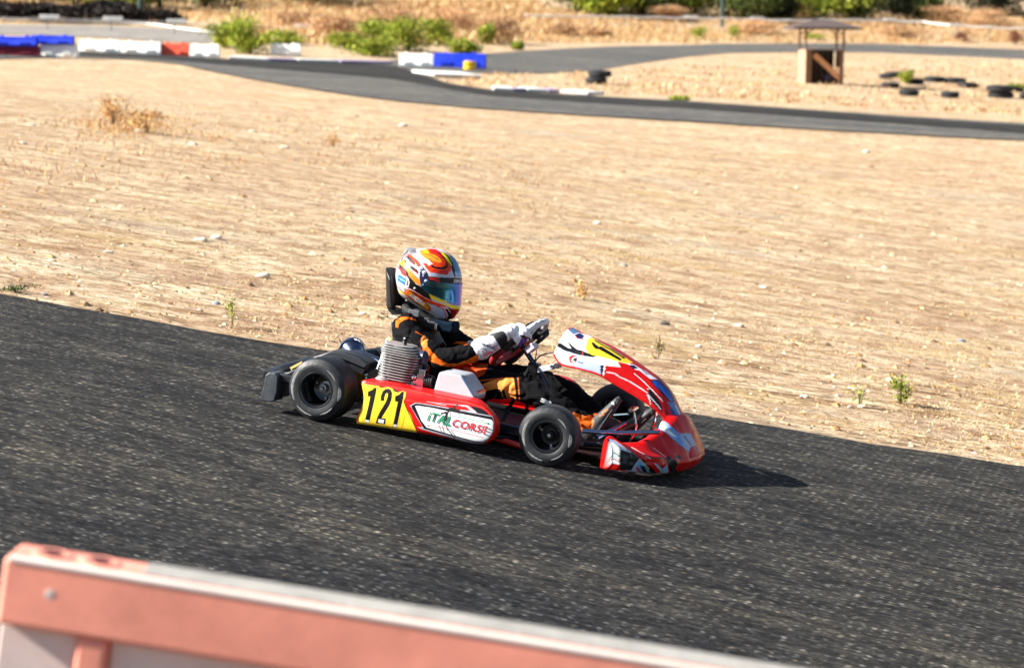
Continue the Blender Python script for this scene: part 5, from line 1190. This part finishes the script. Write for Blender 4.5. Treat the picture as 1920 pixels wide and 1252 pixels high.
hel = [
 (A1, [(150, 300), (185, 262), (250, 350), (330, 460), (420, 550), (445, 640), (350, 590), (260, 520), (210, 440), (120, 330)]),
 (Y1, [(160, 290), (180, 275), (230, 330), (215, 350)]), ((230, 120, 60), stroke([(130, 345), (220, 440), (300, 530)], 14)),
 (K1, [(130, 340), (160, 345), (210, 390), (255, 440), (270, 500), (330, 560), (370, 610), (445, 645), (520, 705), (560, 745), (585, 835), (480, 785), (350, 705), (240, 650), (275, 600), (262, 530), (235, 490), (190, 420), (140, 375)]),
 (R1, [(108, 350), (160, 395), (215, 440), (240, 490), (225, 505), (160, 455), (112, 420)]), ((250, 235, 235), [(105, 380), (130, 395), (160, 450), (110, 440)]),
 (K1, [(228, 228), (262, 222), (300, 250), (350, 310), (362, 345), (330, 335), (290, 305)]), (O1, [(235, 205), (300, 200), (400, 290), (440, 350), (400, 372), (370, 330), (300, 250)]), (K1, stroke([(250, 235), (330, 300), (385, 372)], 9)), (K1, stroke([(160, 470), (250, 500)], 8)), (K1, stroke([(590, 300), (660, 330), (720, 330)], 6)), (K1, stroke([(520, 160), (600, 195), (660, 240)], 8)), (K1, [(190, 285), (215, 272), (260, 315), (330, 370), (395, 420), (405, 475), (330, 425), (250, 355)]), (O1, stroke([(215, 235), (260, 290), (330, 330)], 12)), (R1, stroke([(320, 190), (352, 228)], 9)), (R1, stroke([(335, 410), (395, 465)], 12)),
 (O1, [(415, 160), (430, 140), (520, 118), (640, 125), (710, 165), (780, 240), (835, 330), (860, 420), (835, 470), (790, 482), (690, 470), (585, 455), (560, 440), (510, 390), (465, 320), (500, 318), (560, 350), (600, 330), (575, 300), (500, 250), (440, 205)]),
 (A1, [(425, 160), (500, 125), (540, 132), (560, 180), (640, 205), (710, 265), (725, 300), (690, 315), (600, 290), (540, 250), (560, 290), (610, 318), (560, 312), (480, 240), (430, 200)]), (Y1, [(450, 135), (520, 130), (545, 185), (500, 180)]),
 (K1, stroke([(520, 125), (560, 180), (640, 205), (700, 240), (748, 300)], 9)), (R1, [(545, 118), (640, 125), (700, 170), (762, 262), (735, 262), (690, 215), (620, 180), (565, 165)]),
 (K1, [(570, 335), (640, 368), (720, 378), (775, 360), (790, 330), (770, 280), (700, 195), (640, 165), (700, 180), (770, 240), (805, 320), (808, 365), (780, 400), (700, 408), (630, 395), (580, 370)]), (K1, stroke([(500, 190), (560, 205), (640, 250), (680, 272)], 8)),
 (R1, [(600, 405), (700, 425), (800, 420), (812, 455), (780, 478), (680, 468), (590, 450)]), (O1, stroke([(590, 430), (700, 450), (790, 450)], 10)),
 (K1, [(705, 165), (760, 180), (840, 230), (880, 300), (905, 400), (912, 520), (885, 520), (862, 400), (800, 275)]),
 (Y1, [(712, 175), (745, 180), (800, 230), (850, 310), (868, 370), (852, 352), (800, 285), (745, 215)]), (Y1, stroke([(760, 165), (830, 225), (868, 300)], 7)),
 ((70, 130, 180), [(820, 185), (900, 240), (960, 335), (1000, 500), (915, 515), (905, 410), (870, 300)]), ((150, 190, 225), [(905, 430), (990, 440), (1000, 510), (920, 512)]), ((180, 60, 80), stroke([(780, 170), (850, 215)], 9)), ((230, 230, 235), stroke([(810, 180), (860, 215)], 8)), ((30, 80, 140), stroke([(920, 440), (965, 450), (940, 490), (980, 500)], 9)),
 (GW, [(560, 458), (600, 450), (700, 472), (805, 485), (835, 428), (880, 445), (905, 525), (700, 512), (580, 498)]),
 (WHI, [(470, 300), (520, 320), (545, 360), (575, 320), (560, 290), (500, 255)]), ((180, 190, 220), stroke([(440, 255), (500, 262), (540, 290)], 9)), ((180, 190, 220), stroke([(470, 300), (530, 330)], 7)), (O1, stroke([(470, 310), (520, 370), (580, 440)], 10)),
 (NVY, [(395, 372), (440, 358), (490, 400), (535, 470), (548, 520), (560, 570), (490, 620), (440, 640), (415, 520), (425, 460)]),
 (K1, [(525, 498), (700, 515), (900, 522), (1010, 525), (1010, 612), (900, 604), (700, 590), (560, 580)]), (R1, [(535, 510), (590, 515), (650, 530), (710, 575), (680, 585), (620, 560), (560, 545)]), (R1, stroke([(640, 512), (700, 530)], 12)),
 (Y1, [(545, 740), (600, 762), (700, 815), (800, 852), (740, 850), (830, 895), (985, 925), (985, 945), (940, 958), (880, 945), (800, 912), (740, 870), (660, 840), (572, 808)]),
 (O1, [(235, 652), (300, 690), (400, 745), (500, 800), (585, 838), (680, 872), (770, 905), (800, 925), (740, 925), (640, 905), (540, 870), (440, 812), (330, 745)]), (K1, stroke([(300, 700), (450, 790), (560, 880), (650, 912)], 8)), (K1, [(575, 880), (620, 890), (655, 910), (600, 915)]),
 (K1, [(205, 665), (290, 700), (400, 775), (510, 855), (575, 930), (565, 975), (520, 975), (400, 900), (270, 800), (210, 740)]), (A1, [(218, 680), (290, 712), (400, 790), (505, 865), (562, 935), (552, 962), (510, 958), (400, 880), (260, 785), (218, 735)]), (Y1, [(250, 745), (330, 790), (430, 860), (540, 950), (430, 890)]), (WHI, [(280, 745), (340, 765), (440, 830), (490, 880), (470, 900), (380, 850), (300, 790)]), (R1, stroke([(380, 800), (375, 830)], 9)), (R1, stroke([(402, 815), (396, 845)], 9)), (R1, stroke([(445, 852), (480, 868)], 8)), ((236, 100, 30), [(225, 690), (280, 710), (265, 740), (232, 720)]), ((236, 80, 30), stroke([(500, 955), (560, 985), (590, 950)], 12)), (O1, stroke([(110, 640), (220, 750), (330, 830)], 14)), ((250, 200, 90), [(115, 690), (150, 700), (220, 750), (200, 762), (140, 728)]),
 (GW, [(590, 890), (660, 912), (735, 950), (770, 1000), (785, 1060), (760, 1100), (660, 1045), (560, 985), (590, 950)]), ((150, 185, 225), [(640, 985), (700, 960), (740, 1000), (765, 1050), (740, 1070)]), (R1, stroke([(655, 908), (745, 950), (790, 1050), (770, 1095)], 16)),
 ((112, 14, 16), [(800, 925), (870, 950), (985, 958), (960, 1000), (885, 1085), (850, 1085), (850, 1000)]), (K1, [(765, 948), (800, 950), (850, 1010), (862, 1070), (830, 1100), (790, 1095), (815, 1040)]), (R1, stroke([(880, 960), (930, 980), (920, 1030)], 12)),
 (WHI, [(108, 460), (140, 465), (262, 530), (278, 580), (265, 650), (235, 645), (205, 672), (120, 610)]), ((40, 110, 205), [(122, 470), (236, 538), (216, 632), (112, 560)]), ((150, 200, 240), stroke([(125, 520), (215, 570)], 16)), ((200, 30, 40), [(248, 555), (268, 570), (258, 635), (230, 625)]), (Y1, stroke([(150, 620), (200, 650)], 10)),
 (K1, [(470, 975), (640, 1056), (750, 1106), (740, 1112), (600, 1045)])]
hel += [((232, 232, 240), ('c', 425, 400, 34)), ((232, 232, 240), ('c', 478, 446, 26)), ((200, 205, 230), ('c', 465, 490, 11)), ((220, 222, 235), ('c', 505, 565, 22)), ((236, 236, 240), ('c', 348, 665, 15))]
paint(helmet, (204, 198, 204), crop(730, 450, 7.367, hel), HW_, mirror=HW_)
# visor: a separate curved screen just proud of the shell
vis_poly = inpoly([hz(x, y) for x, y in [(505, 555), (560, 572), (700, 590), (900, 604), (1020, 612), (1010, 892), (960, 900), (880, 888), (800, 850), (640, 782), (540, 732), (436, 642), (470, 600)]])
dup_ = me.copy(); bm = bmesh.new(); bm.from_mesh(dup_)
xy = []
for f_ in bm.faces:
    c = f_.calc_center_median(); q = Vector((c.x, -abs(c.y), c.z)); w_ = HW_@q; xy.append(to_px(w_))
xy = np.array(xy); keep = vis_poly(xy[:, 0], xy[:, 1])
keep2 = [keep[i] and (HC is not None) and f_.calc_center_median().x > -.02 for i, f_ in enumerate(bm.faces)]
bmesh.ops.delete(bm, geom=[f_ for i, f_ in enumerate(list(bm.faces)) if not keep2[i]], context='FACES')
bm.normal_update()
for v in bm.verts: v.co += v.normal*.0035
bm.to_mesh(dup_); bm.free(); dup_.materials.clear()
for at_ in list(dup_.color_attributes): dup_.color_attributes.remove(at_)
vm = bpy.data.materials.new('iridescent_visor'); vm.use_nodes = True; n = vm.node_tree; bs = n.nodes['Principled BSDF']; lw_ = n.nodes.new('ShaderNodeLayerWeight'); lw_.inputs[0].default_value = .5
rp = n.nodes.new('ShaderNodeValToRGB'); e = rp.color_ramp.elements
for k in range(3): e.new(.5)
for i, (p, c) in enumerate(((0.0, (.005, .04, .06)), (.10, (.01, .14, .16)), (.22, (.01, .18, .45)), (.50, (.02, .08, .70)), (.93, (.40, .02, .55)))): e[i].position = p; e[i].color = (*c, 1)
n.links.new(lw_.outputs['Facing'], rp.inputs[0]); n.links.new(rp.outputs[0], bs.inputs['Base Color']); bs.inputs['Metallic'].default_value = .7; bs.inputs['Roughness'].default_value = .22; bs.inputs['Coat Weight'].default_value = .5
vo_ = link('visor', dup_, vm, helmet); md = vo_.modifiers.new('thick', 'SOLIDIFY'); md.thickness = .002; md.offset = -1
def H_(b, name, m_, bevel=0): return b.build(name, m_, helmet, bevel=bevel)
b = MB(); b.prism([hp(*hz(x, y)) for x, y in ((165, 262), (205, 150), (235, 104), (300, 104), (385, 132), (390, 170), (300, 180), (230, 205))], (0, .002, 0))
sp = [Vector(v) for v in b.v[:8]]; rows = []
for k in range(13):
    y = -.055+.11*k/12; sx = 1-(abs(k-6)/6)**2*.25
    rows.append([(p.x+ (1-sx)*.03, y, p.z-(1-sx)*.03) for p in (hp(*hz(165, 262)), hp(*hz(205, 150)), hp(*hz(240, 106)), hp(*hz(310, 106)), hp(*hz(390, 135)))])
o = H_(MB().grid(rows), 'rear_spoiler', mat('clear_grey_plastic', (.55, .58, .62), .15, trans=.65, alpha=.75)); md = o.modifiers.new('t', 'SOLIDIFY'); md.thickness = .003
HB = BVHTree.FromObject(helmet, bpy.context.evaluated_depsgraph_get())
def surf_h(px, py):
    c = HI@CPOS; d = (HI.to_3x3()@ray(px, py)).normalized(); h = HB.ray_cast(c, d); return h
for x, y, r_ in ((425, 400, .0062), (478, 446, .005), (505, 565, .0045), (348, 665, .0032)):
    h = surf_h(*hz(x, y))
    if h[0]: H_(MB().lathe(h[0]+h[1]*.0005, h[1], [(0, .001), (0, r_), (.002, r_*.95), (.004, r_*.6), (.004, .001)], 20, False), 'visor_screw', mat('white_screw', (.8, .8, .82), .25))
b = MB(); pts_ = []
for x, y in ((795, 890), (860, 908), (930, 918), (986, 915)):
    pts_.append(hp(*hz(x, y), -.10 if x < 850 else (-.075 if x < 950 else -.01)))
H_(MB().lathe(hp(*hz(885, 905), -.06), (0, 1, 0), [(0, .001), (0, .006), (.01, .006), (.01, .001)], 12, False), 'visor_tab', M_blk)
# print on the visor strip
cu = bpy.data.curves.new('word', 'FONT'); cu.body = 'ZERO'; cu.offset = .03; to = bpy.data.objects.new('word', cu); COL.objects.link(to); dg = bpy.context.evaluated_depsgraph_get(); dg.update(); tm = bpy.data.meshes.new_from_object(to.evaluated_get(dg)); bpy.data.objects.remove(to); tm.materials.clear()
bm = bmesh.new(); bm.from_mesh(tm); bmesh.ops.triangulate(bm, faces=bm.faces); bmesh.ops.subdivide_edges(bm, edges=[e_ for e_ in bm.edges if e_.calc_length() > .15], cuts=1); bm.to_mesh(tm); bm.free()
X1 = max(v.co.x for v in tm.vertices)
for v in tm.vertices:
    u = v.co.x/X1; px, py = hz(888+u*112, 586-v.co.y/.72*40+u*2); h = surf_h(px-.35, py)
    v.co = h[0]+h[1]*.0012 if h[0] else hp(px, py, -.02)
link('lettering', tm, mat('white_print', (.7, .7, .72), .5), helmet, smooth=False)
# ---- gloves
WG, KG, OG, PG = (232, 230, 236), (18, 18, 24), (240, 120, 50), (96, 70, 150)
def glove(side, polys, base_c):
    s = side; b = MB()
    ring_a = 1.12 if s < 0 else 1.25                   # angle on the rim from its top
    gp = sc_+wpt(-ring_a if s < 0 else ring_a)      # grip point on the rim
    tang = (wpt((-ring_a if s < 0 else ring_a)+.01)-wpt((-ring_a if s < 0 else ring_a)-.01)).normalized()
    if tang.dot(uu) < 0: tang = -tang               # along rim, upwards
    wr = Vector((.600, .182*s, .415)) if s < 0 else Vector((.60, .18*s, .37))
    inw = (sc_-gp).normalized()
    back = gp+nn_*.036-inw*.022                       # back of the hand lies over the driver side of the rim
    blob(b, [wr-(back-wr)*.35, wr, wr.lerp(back, .5)+nn_*.006, back-uu*.012], [(.040, .043), (.043, .046), (.040, .043), (.030, .038)], 18)
    lens = [.9, 1.0, .97, .82]
    for k in range(4):
        o = tang*(.030-.0195*k); L = lens[k]
        r = .0118 if k < 3 else .0105
        k0 = back+o-inw*.004; k1 = gp+o-inw*.026-nn_*.004*1; 
        P_ = [k0-(uu*.01), gp+o+nn_*.018-inw*.024, gp+o-nn_*.006-inw*.033*L, gp+o-nn_*.029-inw*.014, gp+o-nn_*.030+inw*.014*L]
        blob(b, P_, [r*1.1, r*1.1, r*1.05, r, r*.85], 10)
    blob(b, [wr.lerp(back, .55)+inw*.015, gp+tang*.006+nn_*.028+inw*.010, gp+tang*.030+nn_*.018+inw*.026, gp+tang*.045+nn_*.000+inw*.026], [.018, .0145, .013, .011], 12)
    # gauntlet cuff
    d = (wr-Vector((.52, .218*s, .365)) if s < 0 else wr-Vector((.52, .22*s, .32))).normalized()
    blob(b, [wr-d*.045, wr-d*.018, wr+d*.012], [(.052, .053), (.050, .052), (.042, .044)], 20)
    o = loc_(b).build('glove', mat('glove_cloth', attr=True, rough=.65, var=.05), person)
    bake(o, ('REMESH', dict(mode='VOXEL', voxel_size=.0028)), ('SMOOTH', dict(factor=.5, iterations=3)))
    paint(o, base_c, polys, PM); return o
gl = crop(860, 580, 8.945, [
 (KG, [(500, 430), (560, 400), (735, 355), (775, 380), (815, 470), (815, 700), (700, 690), (700, 640), (640, 540), (580, 455)]), ((40, 44, 60), stroke([(640, 470), (760, 450)], 14)),
 (OG, [(815, 515), (860, 560), (945, 655), (900, 670), (850, 610), (815, 575)]), (KG, stroke([(820, 375), (865, 450), (900, 580), (950, 640)], 10)), (GRY, stroke([(900, 480), (960, 440), (1010, 460), (990, 540), (930, 590)], 7)), (PG, [(1060, 470), (1140, 470), (1150, 520), (1100, 600), (1000, 700), (920, 750), (900, 690), (960, 650), (1010, 560)]), (KG, [(1040, 430), (1120, 440), (1150, 500), (1060, 470)]), ((200, 60, 60), stroke([(1060, 470), (1150, 500)], 8)),
 (KG, stroke([(365, 660), (440, 655), (480, 700), (580, 715)], 12)), (KG, stroke([(365, 660), (420, 740), (480, 770)], 12)), ((226, 130, 150), [(470, 700), (560, 715), (640, 640), (660, 660), (560, 740), (440, 790), (400, 780)]), (OG, stroke([(500, 560), (560, 595), (640, 640)], 8)), (PG, stroke([(560, 650), (640, 610), (660, 580)], 14)),
 (KG, stroke([(430, 590), (500, 625), (590, 670)], 7)), (KG, stroke([(470, 590), (590, 650)], 5)), ((150, 150, 165), stroke([(360, 540), (420, 585), (440, 620)], 5)), ((70, 66, 120), stroke([(240, 520), (250, 640), (300, 720), (390, 800)], 9)),
 (KG, [(500, 790), (700, 660), (820, 720), (900, 700), (1100, 560), (1180, 640), (960, 820), (600, 960), (480, 880)]), (PG, stroke([(900, 720), (1010, 640), (1090, 540)], 40)), (KG, stroke([(1040, 450), (1180, 480), (1200, 560)], 26))])
glove(-1, gl, WG); glove(1, [], (40, 38, 46))
# ---- shoes
def shoe(heel, toe, side, polys, lab=None):
    b = MB(); ax = (toe-heel).normalized(); L = (toe-heel).length; up = Vector((-.92, 0, .35)); up = (up-ax*up.dot(ax)).normalized()
    blob(b, [heel+up*.012, heel.lerp(toe, .3)+up*.016, heel.lerp(toe, .6)+up*.008, heel.lerp(toe, .85)+up*.002, toe], [(.030, .028), (.032, .030), (.026, .034), (.020, .034), (.013, .022)], 18)
    blob(b, [heel+up*.02, heel+up*.05+ax*.01, heel+up*.085+ax*.0], [(.034, .034), (.036, .034), (.036, .034)], 18)
    o = loc_(b).build('shoe', mat('shoe_leather', attr=True, rough=.6, var=.1), person)
    bake(o, ('REMESH', dict(mode='VOXEL', voxel_size=.003)), ('SMOOTH', dict(factor=.5, iterations=4)))
    paint(o, (58, 58, 60), polys, PM)
    s = MB(); rows = []
    for k in range(13):
        t = k/12; c = heel.lerp(toe, t*1.0)-up*(.018-.006*t); w_ = .026+.012*sin(pi*min(1, t*1.15)); rows.append([c+Vector((0, -w_, 0)), c+Vector((0, w_, 0))])
    q = loc_(s.grid(rows)).build('sole', mat('black_sole', (.015, .015, .016), .7), o); q.matrix_parent_inverse = Matrix(); md = q.modifiers.new('t', 'SOLIDIFY'); md.thickness = .008; return o
sp_ = crop(1020, 600, 3.9125, [
 (ORA, [(225, 690), (330, 720), (360, 720), (370, 745), (350, 790), (300, 800), (260, 760)]), (ORA, stroke([(425, 680), (470, 655)], 12)), (ORA, stroke([(405, 705), (440, 690)], 8)), (KG, stroke([(300, 760), (350, 730), (390, 720)], 6)), (KG, stroke([(330, 790), (400, 700)], 5)),
 (ORA, stroke([(480, 680), (490, 720), (470, 770), (400, 805)], 5)), (WHI, stroke([(500, 600), (515, 625)], 12))])
sf_ = crop(1020, 600, 3.9125, [(ORA, [(550, 670), (690, 675), (700, 690), (610, 720), (590, 760), (540, 740)]), (ORA, stroke([(700, 700), (670, 760), (600, 790), (560, 810)], 6)), (ORA, stroke([(560, 800), (545, 850), (530, 870)], 8))])
sn = shoe(kp(1112, 818, -.13), kp(1160, 748, -.13), -1, sp_); sfar = shoe(kp(1168, 822, .10), kp(1226, 768, .10), 1, sf_)
# words on the gear, laid on the surface
def word_on(target_obj, parent, Wt, s, x, y, dx, dy, ux_, uy_, m_, bold=.01):
    Wi = Wt.inverted(); bv = BVHTree.FromObject(target_obj, bpy.context.evaluated_depsgraph_get())
    cu = bpy.data.curves.new('word', 'FONT'); cu.body = s; cu.offset = bold; to = bpy.data.objects.new('word', cu); COL.objects.link(to); dg = bpy.context.evaluated_depsgraph_get(); dg.update()
    tm = bpy.data.meshes.new_from_object(to.evaluated_get(dg)); bpy.data.objects.remove(to); tm.materials.clear()
    bm = bmesh.new(); bm.from_mesh(tm); bmesh.ops.triangulate(bm, faces=bm.faces); bmesh.ops.subdivide_edges(bm, edges=[e_ for e_ in bm.edges if e_.calc_length() > .2], cuts=1); bm.to_mesh(tm); bm.free()
    X1 = max(v.co.x for v in tm.vertices); c = Wi@CPOS; last = None
    for v in tm.vertices:
        u = v.co.x/X1; w = v.co.y/.72; d = (Wi.to_3x3()@ray(x+(dx-x)*u+ux_*w, y+(dy-y)*u+uy_*w)).normalized(); h = bv.ray_cast(c, d)
        if h[0]: last = h[0]-d*.0015
        v.co = last if last is not None else Vector((0, 0, 0))
    return link('lettering', tm, m_, parent, smooth=False)
gloves = [o for o in person.children if o.name.startswith('glove')]
wp = mat('white_print', (.7, .7, .72), .5); bpnt = mat('black_print', (.02, .02, .03), .5)
g0 = min(gloves, key=lambda o: sum(v.co.y for v in o.data.vertices)/len(o.data.vertices))
word_on(g0, g0, PM, 'sparco', 902, 645, 929, 656, 1.4, -4.5, bpnt)
word_on(sn, sn, PM, 'sparco', 1120, 806, 1138, 786, -4.0, -3.5, wp, .02)
word_on(body, body, PM, 'SP', 1013, 752, 1030, 760, 2, -7, wp, .03)
# wheel rim lettering: wrap on the rim tube
for v in lt_.data.vertices:
    q = KM.inverted()@(KM@v.co); px, py = to_px(KM@v.co)
    v.co = q
bvw = BVHTree.FromObject([o for o in swh.children if o.name.startswith('upper_rim')][0], bpy.context.evaluated_depsgraph_get())
cw = KI@CPOS-sc_
for v in lt_.data.vertices:
    d = ((v.co-sc_)-(cw-Vector((0, 0, 0)))).normalized() if False else (v.co-(KI@CPOS)).normalized(); h = bvw.ray_cast(cw, d)
    v.co = (h[0]-d*.0012) if h[0] else v.co-sc_
